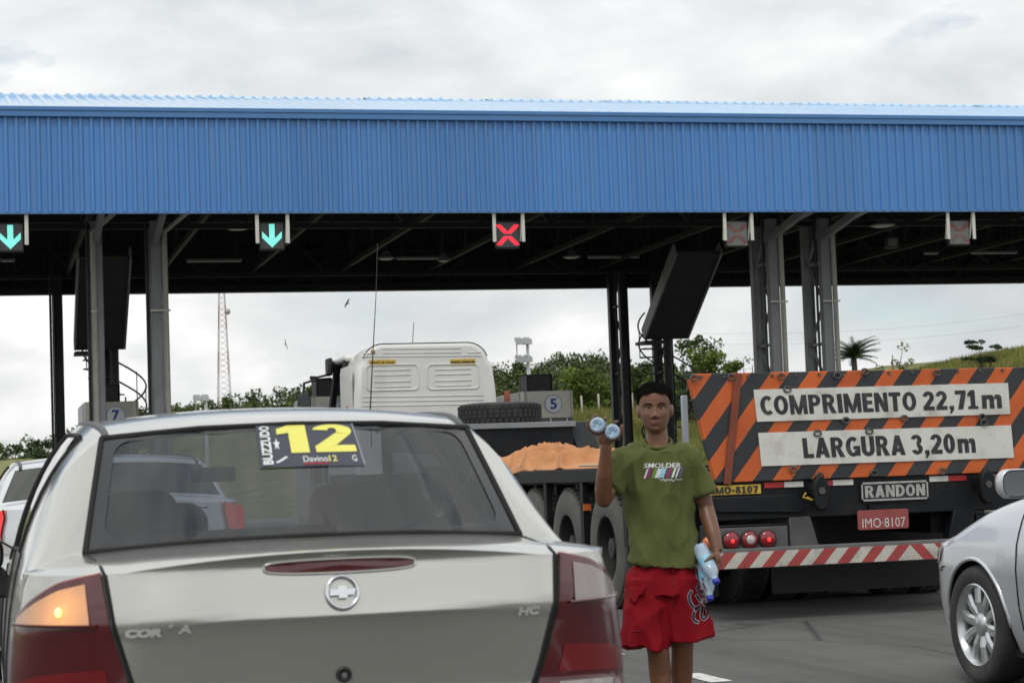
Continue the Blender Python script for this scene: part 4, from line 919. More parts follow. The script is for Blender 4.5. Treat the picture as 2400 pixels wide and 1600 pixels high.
            for a, b in c['sidewin']:      # window edge seals
                for yy in (a, b):
                    i = min(range(len(ys)), key=lambda q: abs(ys[q]-yy)); MB().tube([p+V(sg*.002, 0, 0) for p in G[i][1:nU]], .009, 6).build('window_seal', m_gap, R)
                ii = [i for i in range(len(ys)) if a <= ys[i] <= b]
                for j in (1, nU-1): MB().tube([G[i][j]+V(sg*.003, 0, 0) for i in ii], .007, 6).build('window_seal', m_gap, R)
            for yd in c.get('doors', []):
                i = min(range(len(ys)), key=lambda q: abs(ys[q]-yd)); MB().tube([p+V(sg*.0005, 0, 0) for p in G[i][nU-1:-1]], .005, 5).build('door_gap', m_gap, R)
            for yw, rr in c['arches']:
                A = np.linspace(.02, pi-.02, 30); rim = [V(sg*(s.side(yw+rr*cos(t), c['zw']+rr*sin(t))-.004), yw+rr*cos(t), c['zw']+rr*sin(t)) for t in A]
                MB().tube(rim, .013, 6).build('arch_lip', s.paint, R, smooth=True)
                MB().grid([[V(p.x, p.y, p.z) for p in rim], [V(sg*.42, p.y, p.z) for p in rim]]).build('wheel_well', m_gap, R, smooth=True)
            x1 = s.side(2.0, c['zsill']); MB().box((min(sg*.3, sg*x1), ey[0]+.1, c['zsill']-.03), (max(sg*.3, sg*x1), ey[-1]-.1, c['zsill']+.02)).build('sill', m_gap, R)
        MB().box((-.45, .1, c['zsill']), (.45, ey[-1]-.05, c['zsill']+.06)).build('floor_pan', m_gap, R)
        s.cols = cols; s.ys = ys
    def interior(s, shelf=None):
        R = s.root; c = s.c
        if shelf: MB().box((-.62, shelf[0], shelf[2]-.03), (.62, shelf[1], shelf[2])).build('parcel_shelf', m_seat, R)
        yr, yf = c['seats']
        def seat(x, y, w, name, h, hr=True):
            mb = MB().prism(rrect(w, .62, .12), lambda u, v: V(x+u, y+.10-(v+.31)*.25, .62+v+.05), lambda u, v: V(x+u, y+.22-(v+.31)*.22, .62+v+.05)); o = mb.build(name, m_seat, R, bevel=.03); MB().box((x-w/2, y+.1, .30), (x+w/2, y+.65, .45)).build('seat_cushion', m_seat, o, bevel=.05)
            if hr:
                for xx in ((x,) if w < .8 else (x-.36, x+.36)): MB().prism(rrect(.27, .19, .07), lambda u, v: V(xx+u, y-.07-v*.1, h+v), lambda u, v: V(xx+u, y+.03-v*.1, h+v)).build('headrest', m_seatb, o, bevel=.03)
            return o
        seat(0, yr, 1.25, 'rear_seat', 1.06); seat(-.37, yf, .5, 'front_seat', 1.10); seat(.37, yf, .5, 'front_seat', 1.10)
        MB().box((-.66, yf+1.0, .62), (.66, yf+1.35, .90)).build('dashboard', m_seat, R, bevel=.06)
        MB().tube([(-.37+.18*cos(t), yf+.82-.05*sin(t), .86+.17*sin(t)) for t in np.linspace(0, 2*pi, 25)[:-1]], .016, 6, closed=True).build('steering_wheel', m_black, R, smooth=True)
        MB().box((-.09, yf+.95, 1.22), (.09, yf+.97, 1.28)).build('interior_mirror', m_black, R, bevel=.01)
    def wheels(s, r=.30, rimr=.19, x=.72, spokes=9, mat=None, w=.19):
        for yw, rr in s.c['arches']:
            for sg in (-1, 1): car_wheel(s.root, (sg*x, yw, r), r, w, sg, rimr, spokes, mat or m_alloy)
    def mirror(s, y, z, x, sg, size=(.10, .065), mat=None, stalk=None):
        R = s.root; mat = mat or s.paint; prof = rrect(size[0]*2, size[1]*2, size[1]*.75)
        rows = []
        for d, k in ((0, .93), (.004, 1.0), (.05, 1.0), (.10, .86), (.13, .55), (.14, .1)): rows.append([V(x+sg*u*k, y+d, z+v*k) for u, v in prof])
        o = MB().grid(rows, closed=True).build('door_mirror', mat, R, smooth=True)
        MB().prism([(u*.88, v*.86) for u, v in prof], lambda u, v: V(x+sg*u, y+.004, z+v), lambda u, v: V(x+sg*u, y+.010, z+v)).build('mirror_glass', M('mirror_glass', (.20, .215, .225), .25, metal=.4, var=.1), o)
        MB().prism(stalk or [(x-sg*.10, z-.05), (x-sg*.02, z-.03), (x-sg*.06, z-.16), (x-sg*.16, z-.16)], lambda u, v: V(u, y+.03, v), lambda u, v: V(u, y+.09, v)).build('mirror_base', m_black, o, bevel=.012)
        return o
def car_wheel(parent, loc, r, w, s, rimr, spokes, mat):
    o = empty('wheel', loc, parent=parent); h = w/2
    prof = [(rimr*.99, s*h*.6), (rimr*1.02, s*h*.93), (rimr*1.1, s*h*1.0), (r*.86, s*h*1.05), (r*.95, s*h*.95), (r*.985, s*h*.8), (r, s*h*.55), (r, -s*h*.55), (r*.97, -s*h*.9), (r*.8, -s*h), (rimr, -s*h*.9)]
    MB().lathe(prof, 48, 'x', cap=False).build('tyre', m_tyre, o, smooth=True, angle=35)
    rim = MB().lathe([(rimr*1.03, s*h*.95), (rimr*1.0, s*h*1.0), (rimr*.955, s*h*.9), (rimr*.93, s*h*.2), (rimr*.9, -s*h*.7)], 40, 'x', cap=False).build('rim', mat, o, smooth=True, angle=40)
    MB().lathe([(rimr*.92, -s*h*.1), (.01, -s*h*.1)], 24, 'x', cap=False).build('brake_disc', m_gap, o)
    for k in range(spokes):
        a = 2*pi*k/spokes+.2; d = V(0, cos(a), sin(a)); t = V(0, -sin(a), cos(a)); X = V(s, 0, 0); w0, w1 = rimr*.12, rimr*.155
        vs = []
        for rr, ww, xo, th in ((rimr*.16, w0, h*.62, .03), (rimr*.55, (w0+w1)/2*.95, h*.78, .024), (rimr*.97, w1, h*.72, .03)):
            c = d*rr; vs += [c+t*ww+X*(xo-.012), c+t*ww*.5+X*xo, c-t*ww*.5+X*xo, c-t*ww+X*(xo-.012), c-t*ww+X*(xo-th-.02), c+t*ww+X*(xo-th-.02)]
        fs = []
        for i in range(2):
            for j in range(6): fs.append((i*6+j, i*6+(j+1) % 6, (i+1)*6+(j+1) % 6, (i+1)*6+j))
        MB().add(vs, fs).build('spoke', mat, rim)
    MB().lathe([(rimr*.30, s*h*.5), (rimr*.29, s*h*.72), (rimr*.2, s*h*.82), (.003, s*h*.85)], 20, 'x', cap=False).build('hub_cap', mat, rim, smooth=True)
    return o

# ------------- the champagne saloon straight ahead
corsa_c = dict(
    yc=.30, yn=3.75, zbot=.22, zbump=.60, zsill=.22, zw=.30, tn=4, tm=1.6, nn=3.0, nm=1.8,
    hw=([0, .3, .7, 1.2, 3.0, 3.6, 4.2], [.815, .833, .842, .842, .838, .81, .74]),
    tuck=([.15, .3, .45, .6, .72, .85, .95, 1.05], [.10, .045, .01, .0, .004, .016, .034, .06]),
    tailprof=([.2, .3, .42, .56, .60, .605, .66, .74, .82, .846, .856, .868, .90, .94, .97, .990, 1.004, 1.014, 1.022, 1.06], [.06, -.05, -.08, -.07, -.03, .030, .026, .016, .004, -.004, -.009, -.006, .004, .016, .026, .030, .026, .016, .012, .04]),
    noseprof=([.2, .35, .5, .7, .8], [4.10, 4.16, 4.16, 4.10, 4.0]), tz=[.60, .605, .846, .852, .856, .860, .868, .98, .99, 1.0, 1.006, 1.012, 1.018],
    ribs=[(0, 0, 1.023, .985, .8, 'lip'), (.06, .32, 1.030, .99, .80, ''), (.25, .40, 1.040, 1.004, .73, ''), (.46, .56, 1.050, 1.025, .628, 'gb'),
          (.63, .73, 1.212, 1.192, .592, ''), (.80, .90, 1.376, 1.352, .556, 'gt'), (.92, 1.0, 1.408, 1.378, .560, ''), (1.2, 1.25, 1.440, 1.402, .575, ''), (1.75, 1.77, 1.462, 1.42, .585, ''), (2.2, 2.2, 1.452, 1.41, .58, ''), (2.42, 2.38, 1.425, 1.385, .57, 'wt'),
          (3.10, 2.92, 1.0, .955, .68, 'wb'), (3.4, 3.2, .95, .90, .72, ''), (3.85, 3.62, .86, .80, .72, ''), (0, 0, .74, .66, .7, 'nlip')],
    segs=dict(deck=(0, 3), rglass=(3, 5), roof=(5, 10), screen=(10, 11), bonnet=(11, 14)),
    belt=([.2, .6, 1.2, 3.0, 3.8], [.95, .965, .965, .93, .70]), arches=[(.78, .335), (3.27, .335)], sidewin=[(1.12, 1.86), (1.94, 2.80)], doors=[1.02, 1.90, 2.95], seats=(1.15, 2.05))
CL = (.90, 5.29, 0)
corsa = Car(corsa_c, CL, 0, 'saloon_car', 'champagne silver saloon car in the foreground with number twelve rear sticker', m_champ)
corsa.body(); corsa.interior((.50, 1.12, 1.0)); corsa.wheels()
R = corsa.root
def on_tail(x, z, off=.004): return corsa.outward(corsa.tail, x, z, off)
# rear window border and seal
def border():
    G = corsa.segs['rglass']; n = len(G[0]); m = len(G)
    def gp(u, v, off):     # u -1..1 , v 0..1
        j = (math.asin(max(-1, min(1, u)))/(pi/2)+1)/2*(n-1); i = v*(m-1); j0 = min(int(j), n-2); i0 = min(int(i), m-2); fj, fi = j-j0, i-i0
        A, B, C_, D = (Vector(G[i0][j0]), Vector(G[i0][j0+1]), Vector(G[i0+1][j0]), Vector(G[i0+1][j0+1])); p = A.lerp(B, fj).lerp(C_.lerp(D, fj), fi)
        nn = (B-A).cross(C_-A).normalized(); nn = nn if nn.y < 0 else -nn; return p+nn*off
    outer = []; inner = []; K = 28
    def loop(u0, v0, u1, v1, r):
        pts = []
        for cx, cy, a0 in ((u1, v1, 0), (u0, v1, pi/2), (u0, v0, pi), (u1, v0, 1.5*pi)):
            sx_, sy_ = (-1 if cx == u1 else 1), (-1 if cy == v1 else 1)
            for i in range(9): a = a0+pi/2*i/8; pts.append((cx+sx_*r[0]+r[0]*cos(a), cy+sy_*r[1]+r[1]*sin(a)))
        out = []
        for i in range(len(pts)):
            a, b = pts[i], pts[(i+1) % len(pts)]
            for q in range(4): out.append((lerp(a[0], b[0], q/4), lerp(a[1], b[1], q/4)))
        return out
    o_ = loop(-.998, .002, .998, .998, (.004, .008)); i_ = loop(-.925, .13, .925, .915, (.07, .14))
    MB().grid([[gp(u, v, .003) for u, v in o_], [gp(u, v, .003) for u, v in i_]], closed=True).build('window_border', m_frit, R, smooth=True)
    e = [gp(u, v, .004) for u, v in o_]; MB().tube(e, .009, 6, closed=True).build('window_seal', m_gap, R, smooth=True)
    return gp
gp = border()
# defroster-free sticker with the big number
stk = lambda u, v, off=.0045: gp(lerp(-.20, .325, u), lerp(.60, .985, v), off)
st = MB().grid([[stk(i/8, j/4) for i in range(9)] for j in range(5)]).build('sticker', M('sticker_navy', (.050, .052, .075), .4, var=.08), R, smooth=True)
m_sy = M('sticker_yellow', (.80, .76, .16), .5, var=.03); tn_ = (0, -.9, .4)
mb = MB(); block_text(mb, '!2', lambda u, v: stk(lerp(.20, .965, u)-.05*(1-v)*0+.03*(1-v)*0, lerp(.27, .97, v), .0062), .10, nrm=tn_); mb.build('sticker_number', m_sy, st)
mb = MB(); text_on(mb, 'BUZZUDO', lambda u, v: stk(lerp(.13, .03, v), lerp(.04, .95, u), .0062), .01, fat=(.008, .04), nrm=tn_); mb.build('sticker_side_print', m_white, st)
mb = MB(); text_on(mb, 'Davino', lambda u, v: stk(lerp(.42, .66, u), lerp(.08, .20, v), .0062), .005); mb.build('sticker_name_print', m_white, st)
mb = MB(); text_on(mb, 'G', lambda u, v: stk(lerp(.90, .945, u), lerp(.07, .20, v), .0062), .01); mb.build('sticker_letter', m_white, st)
star = [(.185+.035*(1 if k % 2 == 0 else .45)*cos(pi/2+k*pi/5), .46+.14*(1 if k % 2 == 0 else .45)*sin(pi/2+k*pi/5)) for k in range(10)]; MB().add([stk(u, v, .0066) for u, v in star]+[stk(.185, .46, .0066)], [(k, (k+1) % 10, 10) for k in range(10)]).build('sticker_star', m_white, st)
mb = MB(); stroke(mb, [(.17, .09), (.21, .13), (.26, .19)], .03, lambda u, v: stk(u, v, .0062)); mb.build('sticker_tool', m_white, st)
mb = MB(); text_on(mb, '12', lambda u, v: stk(lerp(.67, .75, u), lerp(.08, .20, v), .0062), .01); mb.build('sticker_small_number', m_sy, st)
MB().grid([[stk(u, v, .006) for u in (.42, .55, .66)] for v in (.035, .062)]).build('sticker_red_line', m_taper, st)
MB().grid([[stk(u+(1-v)*.012, v, .0062) for u in (.985, 1.0)] for v in (0, .5, 1)]).build('sticker_edge', M('sticker_edge', (.25, .26, .3), .4), st)
# boot lid gaps
def zlip(x): return 1.023-.038*min(1, abs(x)/.6)**2
inner = lambda z: interp(z, [.60, .648, .71, .857, .985], [.505, .517, .540, .583, .600])
for sg in (-1, 1):
    MB().tube([on_tail(sg*inner(z), z, .001) for z in np.linspace(.60, .984, 24)], .0055, 6).build('boot_gap', m_gap, R, smooth=True)
    a = corsa.rib(0, sg*.72); MB().tube([on_tail(sg*.600, .983, .002), V(sg*.605, .16, 1.0), V(sg*.612, .34, 1.013), V(sg*.624, .52, 1.022)], .005, 6).build('boot_gap', m_gap, R, smooth=True)
MB().tube([on_tail(x, .602, .0) for x in np.linspace(-.505, .505, 30)], .006, 6).build('boot_gap', m_gap, R, smooth=True)
# roof gutters
for sg in (-1, 1):
    G = [Vector(r[-3 if sg > 0 else 2]) for r in corsa.segs['roof']]
    MB().tube([p+V(0, 0, .002) for p in G], .011, 6).build('roof_gutter', M('gutter_grey', (.06, .062, .065), .5), R, smooth=True)
# tail lamps: three lenses on the corner
ztop = lambda t: interp(t, [0, .3, .55, .8, 1.0], [.985, .962, .925, .885, .835])
def lampx(t, z, sg): W_ = corsa.side(.30, z); a = inner(z)+.008; return sg*(a+(W_*.9995-a)*(1-(1-t)**2.2))
def lamp_patch(sg, f0, f1, name, mat, off, parent, t0=0.0, t1=1.0, ztops=ztop, smooth=True):
    rows = []
    for k in range(13):
        row = []
        for j in range(19):
            t = lerp(t0, t1, j/18); z = lerp(.565, ztops(t), lerp(f0(t), f1(t), k/12)); row.append(corsa.outward(corsa.tail, lampx(t, z, sg), z, off(t) if callable(off) else off))
        rows.append(row)
    return MB().grid(rows).build(name, mat, parent, smooth=True)
for sg in (-1, 1):
    zm = lambda t: (.857-.565)/(ztop(t)-.565)
    red = lamp_patch(sg, lambda t: 0, lambda t: 1, 'tail_lamp', m_lampdk, lambda t: .012, R, 0, 1)
    lens = lamp_patch(sg, lambda t: min(.985, zm(t)), lambda t: .955, 'indicator_lens', m_amber if sg < 0 else M('lamp_smoke', (.27, .225, .215), .14, var=.06, scale=25, coat=.8), .0145, red, .10, .80)
    if sg < 0: MB().ell(corsa.outward(corsa.tail, -.705, .888, .022), (.009, .009, .013), 10, 8).build('lit_bulb', M('bulb', (1, .7, .4), .3, emit=(1, .55, .2), estr=1.8), red, smooth=True)
    lamp_patch(sg, lambda t: .02, lambda t: .20, 'reverse_lens', m_lampclear, .0145, red, .10, .50)
    lamp_patch(sg, lambda t: .26, lambda t: .44, 'fog_lens', M('lamp_lens_bright', (.17, .004, .008), .12, var=.1, scale=9, coat=.8), .0135, red, .08, .86)
    MB().tube([corsa.outward(corsa.tail, lampx(t, .857, sg), .857, .0155) for t in np.linspace(.06, .9, 14)], .004, 5).build('lens_joint', m_lampdk, red)
    e = [corsa.outward(corsa.tail, lampx(t, ztop(t), sg), ztop(t), .006) for t in np.linspace(0, 1, 20)]; MB().tube(e, .006, 6).build('lamp_rim', m_lampred, red, smooth=True)
# high brake lamp, badge, lettering, lock
zc = .984
hb = MB().grid([[on_tail(.196*cos(a)*k, zc+.0165*(abs(sin(a))**.5*(1 if sin(a) > 0 else -1))*k-.0*abs(cos(a)), .004+.004*(1-k)) for a in np.linspace(0, 2*pi, 48, endpoint=False)] for k in (1, .85, .4, .02)], closed=True).build('high_brake_lamp', m_lampdk, R, smooth=True)
MB().tube([on_tail(.200*cos(a), zc+.0195*(abs(sin(a))**.5*(1 if sin(a) > 0 else -1)), .003) for a in np.linspace(0, 2*pi, 60, endpoint=False)], .0035, 6, closed=True).build('brake_lamp_frame', m_champ, hb, smooth=True)
ez = .914
em = MB().tube([on_tail(.041*cos(a), ez+.041*sin(a), .007) for a in np.linspace(0, 2*pi, 40, endpoint=False)], .0055, 8, closed=True).build('round_badge', m_chrome, R, smooth=True)
bow = [(-.036, -.0095), (-.031, .0085), (-.013, .0085), (-.0105, .0185), (.0125, .0185), (.0105, .0085), (.036, .0085), (.031, -.0095), (.013, -.0095), (.0105, -.0185), (-.0125, -.0185), (-.0105, -.0095)]
MB().prism([(u*.98, v*.85) for u, v in bow], lambda u, v: on_tail(u, ez+v, .006), lambda u, v: on_tail(u, ez+v, .011)).build('badge_emblem', m_chrome, em)
for txt, xa, xb, za in (('COR', -.555, -.465, .826), ('’', -.448, -.438, .848), ('A', -.424, -.392, .832), ('HC', .470, .534, .832)):
    mb = MB(); hh = .022 if txt != '’' else .008
    text_on(mb, txt, lambda u, v: on_tail(lerp(xa, xb, u), za+hh*v, .005), .012, shear=.15, fat=(.03, .06)); mb.build('model_lettering', M('letter_silver', (.62, .62, .60), .4, metal=.2), R)
lk = MB().grid([[on_tail(r_*cos(a), .703+r_*sin(a), o_) for a in np.linspace(0, 2*pi, 24, endpoint=False)] for r_, o_ in ((.021, .001), (.020, .008), (.012, .009), (.010, .004), (.001, .003))], closed=True).build('boot_lock', m_black, R, smooth=True)
MB().grid([[on_tail(r_*cos(a), .703+r_*sin(a), .0085) for a in np.linspace(0, 2*pi, 16, endpoint=False)] for r_ in (.0075, .0005)], closed=True).build('lock_barrel', m_chrome, lk)
corsa.mirror(2.38, .985, -.93, -1, (.10, .068), m_black); corsa.mirror(2.38, .985, .93, 1, (.10, .068), m_black)
MB().box((-.2, -.085, .40), (.2, -.08, .53)).build('licence_plate_recess', m_gap, R)

# ------------- pale saloon ahead of it
focus_c = dict(corsa_c); focus_c.update(
    hw=([0, .3, .7, 1.2, 3.0, 3.6, 4.2], [.80, .835, .85, .85, .845, .82, .76]), zbump=.70, rg=m_tintd, sg=m_tintd, tn=3.4, tm=1.7,
    tailprof=([.2, .35, .5, .68, .70, .80, .90, .95, 1.06, 1.12, 1.15, 1.2], [.02, -.06, -.09, -.08, -.03, .0, -.005, .0, .015, .03, .05, .08]), tz=[.70], bumpmat=None,
    ribs=[(0, 0, 1.150, 1.10, .8, 'lip'), (.09, .32, 1.158, 1.105, .80, ''), (.16, .37, 1.168, 1.120, .75, ''), (.20, .42, 1.178, 1.145, .70, 'gb'),
          (.33, .55, 1.28, 1.25, .655, ''), (.47, .68, 1.382, 1.352, .61, 'gt'), (.56, .76, 1.415, 1.38, .61, ''), (1.0, 1.1, 1.440, 1.405, .615, ''), (1.75, 1.77, 1.455, 1.415, .615, ''), (2.2, 2.2, 1.445, 1.405, .60, ''), (2.42, 2.38, 1.415, 1.375, .58, 'wt'),
          (3.10, 2.92, 1.02, .965, .70, 'wb'), (3.4, 3.2, .97, .92, .72, ''), (3.85, 3.62, .88, .82, .72, ''), (0, 0, .76, .68, .7, 'nlip')], belt=([.2, .6, 1.2, 3.0, 3.8], [1.02, 1.03, 1.02, .95, .72]))
focus_c['bumpmat'] = m_silverw
FLoc = (.82, 13.2, 0)
fo = Car(focus_c, FLoc, 0, 'compact_car', 'pale silver car with dark rear window partly hidden at the left edge', m_silverw)
fo.body(); fo.interior((.35, 1.0, 1.05)); fo.wheels(mat=m_alloy)
R2 = fo.root; ot = lambda x, z, off=.004: fo.outward(fo.tail, x, z, off)
for sg in (-1, 1):
    rows = [[ot(sg*lerp(lerp(.72, .675, f), .835, (j/10)), lerp(.90, 1.10-.03*(j/10), f), .012) for j in range(11)] for f in np.linspace(0, 1, 7)]
    rl = MB().grid(rows).build('tail_lamp', M('bright_red_lens', (.55, .012, .015), .2, coat=.6, emit=(1, .02, .02), estr=.45), R2, smooth=True)
    rows = [[ot(sg*lerp(.58+.11*f, .82, j/8), lerp(.825, .893, f), .011) for j in range(9)] for f in np.linspace(0, 1, 4)]; MB().grid(rows).build('reverse_lens', m_lampclear, rl, smooth=True)
    MB().tube([ot(sg*x, z, .012) for x, z in ((.69, 1.10), (.68, 1.05), (.70, .97), (.70, .90), (.62, .85), (.50, .80))], .006, 6).build('panel_gap', m_gap, R2)
MB().tube([ot(x, 1.07, .001) for x in np.linspace(-.58, .58, 24)], .004, 5).build('panel_gap', m_gap, R2); MB().tube([ot(x, .80, .001) for x in np.linspace(-.46, .46, 24)], .005, 5).build('panel_gap', m_gap, R2)
mb = MB(); text_on(mb, 'focus', lambda u, v: ot(lerp(-.60, -.49, u), lerp(.965, 1.005, v), .005), .006, shear=.2, fat=(.02, .05)); mb.build('model_lettering', M('badge_grey', (.10, .10, .10), .4), R2)
MB().tube([ot(x, 1.05+.006*cos(x*8), .016) for x in np.linspace(-.5, .5, 12)], .012, 8).build('boot_handle', m_chrome, R2, smooth=True)
MB().tube([ot(x, .655, .01) for x in np.linspace(-.83, .83, 30)], .010, 6).build('bumper_strip', M('strip_white', (.6, .6, .6), .4), R2, smooth=True)
MB().grid([[ot(x, z, .012) for x in np.linspace(-.835, .835, 30)] for z in np.linspace(.25, .64, 6)]).build('bumper_skin', M('bumper_dark', (.05, .052, .055), .5), R2, smooth=True)
G = fo.segs['roof']
for sg in (-1, 1): MB().tube([Vector(r[-4 if sg > 0 else 3])+V(0, 0, .003) for r in G], .012, 6).build('roof_gutter', M('gutter_grey', (.06, .062, .065), .5), R2, smooth=True)

# ------------- silver car cutting in on the right
rc_c = dict(
    yc=.30, yn=3.62, zbot=.22, zbump=.62, zsill=.20, zw=.32, tn=4, tm=1.6, nn=2.5, nm=1.55,
    hw=([0, .3, .7, 1.2, 2.6, 3.0, 3.5, 3.62, 4.3], [.80, .84, .86, .865, .865, .872, .868, .862, .76]),
    tuck=([.15, .3, .45, .62, .75, .85, .95, 1.05], [.09, .035, .008, .0, .012, .04, .085, .13]),
    tailprof=([.2, .4, .56, .6, .9, 1.02, 1.06], [.04, -.06, -.06, .0, .0, .02, .06]),
    noseprof=([.2, .3, .42, .55, .65, .72, .78, .84], [4.12, 4.19, 4.22, 4.20, 4.17, 4.12, 4.04, 3.95]),
    ribs=[(0, 0, 1.03, .99, .8, 'lip'), (.06, .32, 1.04, .995, .80, ''), (.25, .40, 1.045, 1.0, .74, ''), (.40, .52, 1.06, 1.03, .66, 'gb'), (.60, .72, 1.24, 1.21, .62, ''), (.82, .92, 1.41, 1.38, .58, 'gt'), (.95, 1.0, 1.44, 1.40, .58, ''), (1.3, 1.3, 1.48, 1.43, .60, ''), (1.75, 1.75, 1.49, 1.44, .60, ''), (2.1, 2.05, 1.47, 1.42, .59, ''), (2.3, 2.22, 1.44, 1.40, .58, 'wt'),
          (3.02, 2.72, 1.06, 1.015, .72, 'wb'), (3.25, 2.98, 1.02, .975, .735, ''), (3.55, 3.25, .965, .915, .745, ''), (3.85, 3.5, .875, .825, .765, ''), (0, 0, .785, .735, .8, 'nlip')],
    segs=dict(deck=(0, 3), rglass=(3, 5), roof=(5, 10), screen=(10, 11), bonnet=(11, 15)),
    belt=([.2, .6, 1.2, 2.7, 3.2, 3.6], [.98, .99, .985, .95, .86, .72]), arches=[(.80, .345), (3.27, .352)], sidewin=[(1.0, 1.72), (1.80, 2.62)], doors=[.95, 1.76, 2.78], seats=(1.15, 2.0), sg=m_tintd, rg=m_tintd, bulge=.55)
RL = (5.98, 6.78, 0)
rcar = Car(rc_c, RL, 0, 'silver_car', 'silver car at the right edge showing front wheel, wing and mirror', m_silver)
rcar.body(); rcar.interior((.5, 1.0, 1.0)); rcar.wheels(.32, .215, .765, 10, w=.2)
R3 = rcar.root
# door mirror with a dark glass
rcar.mirror(2.36, 1.075, -1.02, -1, (.13, .072), stalk=[(-.90, 1.03), (-1.0, 1.02), (-.93, .93), (-.84, .88), (-.80, .95)])
rcar.mirror(2.36, 1.075, 1.02, 1, (.13, .072), stalk=[(.90, 1.03), (1.0, 1.02), (.93, .93), (.84, .88), (.80, .95)])
on = lambda x, z, off=.004: rcar.outward(rcar.nose, x, z, off)
for sg in (-1, 1):
    hl = MB().grid([[on(sg*lerp(.42, .852, 1-(1-j/14)**1.6), lerp(.60+.05*(j/14), .705+.02*(j/14), f), .008) for j in range(15)] for f in np.linspace(0, 1, 6)]).build('headlamp', m_lampclear, R3, smooth=True)
    MB().grid([[on(sg*lerp(.66, .83, j/6), lerp(.63, .70, f), .011) for j in range(7)] for f in (0, .5, 1)]).build('headlamp_inner', m_chrome, hl, smooth=True)
MB().grid([[on(x, z, .010) for x in np.linspace(-.38, .38, 14)] for z in (.55, .62, .69)]).build('grille', m_gap, R3, smooth=True)
MB().grid([[on(x, z, .010) for x in np.linspace(-.6, .6, 14)] for z in (.28, .34, .40)]).build('lower_grille', m_gap, R3, smooth=True)
for sg in (-1, 1):   # bonnet shut line, bumper joint
    B = rcar.segs['bonnet']; MB().tube([Vector(r[-4 if sg > 0 else 3])+V(0, 0, .001) for r in B[:-3]], .004, 5).build('bonnet_gap', m_gap, R3, smooth=True)
    MB().tube([V(sg*(rcar.side(y, .62)+.001), y, .62) for y in np.linspace(3.60, 3.64, 4)]+[on(sg*x, .60, .001) for x in (.86, .84, .80, .7)], .004, 5).build('bumper_joint', m_gap, R3)
# ------------------------------------------------------------------ boy selling water
m_skin = M('skin', (.17, .072, .037), .40, var=.12, scale=9, bump=.05, bscale=120)
m_hair = M('hair', (.0045, .004, .0035), .9, var=.3, scale=60, bump=.8, bscale=260, spec=.12)
m_shirt = M('olive_cotton', (.088, .100, .025), .92, var=.05, scale=5, bump=.12, bscale=320)
m_short = M('red_cloth', (.22, .0035, .009), .85, var=.06, scale=5, bump=.12, bscale=320, spec=.2)
m_navy = M('navy_print', (.022, .018, .055), .7, var=.1); m_pink = M('white_outline', (.62, .45, .47), .7, var=.05)
m_wat = M('bottle_pet', (.55, .72, .86), .12, var=.12, scale=30, coat=.5); m_watb = M('bottle_base', (.40, .60, .82), .15, var=.3, scale=45, coat=.5); m_cap = M('bottle_cap', (.015, .04, .42), .35, var=.08); m_lab = M('bottle_label', (.25, .55, .75), .4, var=.1, scale=30)
m_wat.node_tree.nodes['Principled BSDF'].inputs['Alpha'].default_value = .62; m_watb.node_tree.nodes['Principled BSDF'].inputs['Alpha'].default_value = .8
def clouds_tex(name, size):
    t = bpy.data.textures.get(name) or bpy.data.textures.new(name, 'CLOUDS'); t.noise_scale = size; return t
def blob(mb, name, mat, parent, vox=.006, smooth=6, disp=None):
    o = mb.build(name, mat, None, recalc=True); md = o.modifiers.new('r', 'REMESH'); md.mode = 'VOXEL'; md.voxel_size = vox; md.use_smooth_shade = True
    s_ = o.modifiers.new('s', 'SMOOTH'); s_.factor = .5; s_.iterations = smooth
    if disp: d = o.modifiers.new('d', 'DISPLACE'); d.texture = clouds_tex('cl%d' % int(disp[1]*1000), disp[1]); d.strength = disp[0]; d.mid_level = .5; d.texture_coords = 'LOCAL'
    bake(o); o.parent = parent
    for p in o.data.polygons: p.use_smooth = True
    return o
def fold(o, amp, sc, seed):
    """cloth folds: ridged noise stretched along the drape"""
    from mathutils import noise
    me = o.data; nr = [v.normal.copy() for v in me.vertices]
    for v, n_ in zip(me.vertices, nr):
        c = v.co; w_ = c.z+.25*c.x; a = noise.noise(V(c.x*sc[0]+seed, c.y*sc[1], w_*sc[2])); b_ = noise.noise(V(c.x*sc[0]*.6-seed, c.y*sc[1]*.6, (c.z-.5*c.x)*sc[2]*2.1)); d = noise.noise(V(c.x*40, c.y*40, c.z*9+seed))
        f = (1-2.6*abs(a))*.55+(1-2.6*abs(b_))*.55+.18*d; v.co = c+n_*(amp*(f-.55))
    me.update(); return o
boy = empty('person', (2.838, 8.45, 0), radians(-18.7), label='person in olive T-shirt and red shorts holding up water bottles', cat='person')
b = MB()
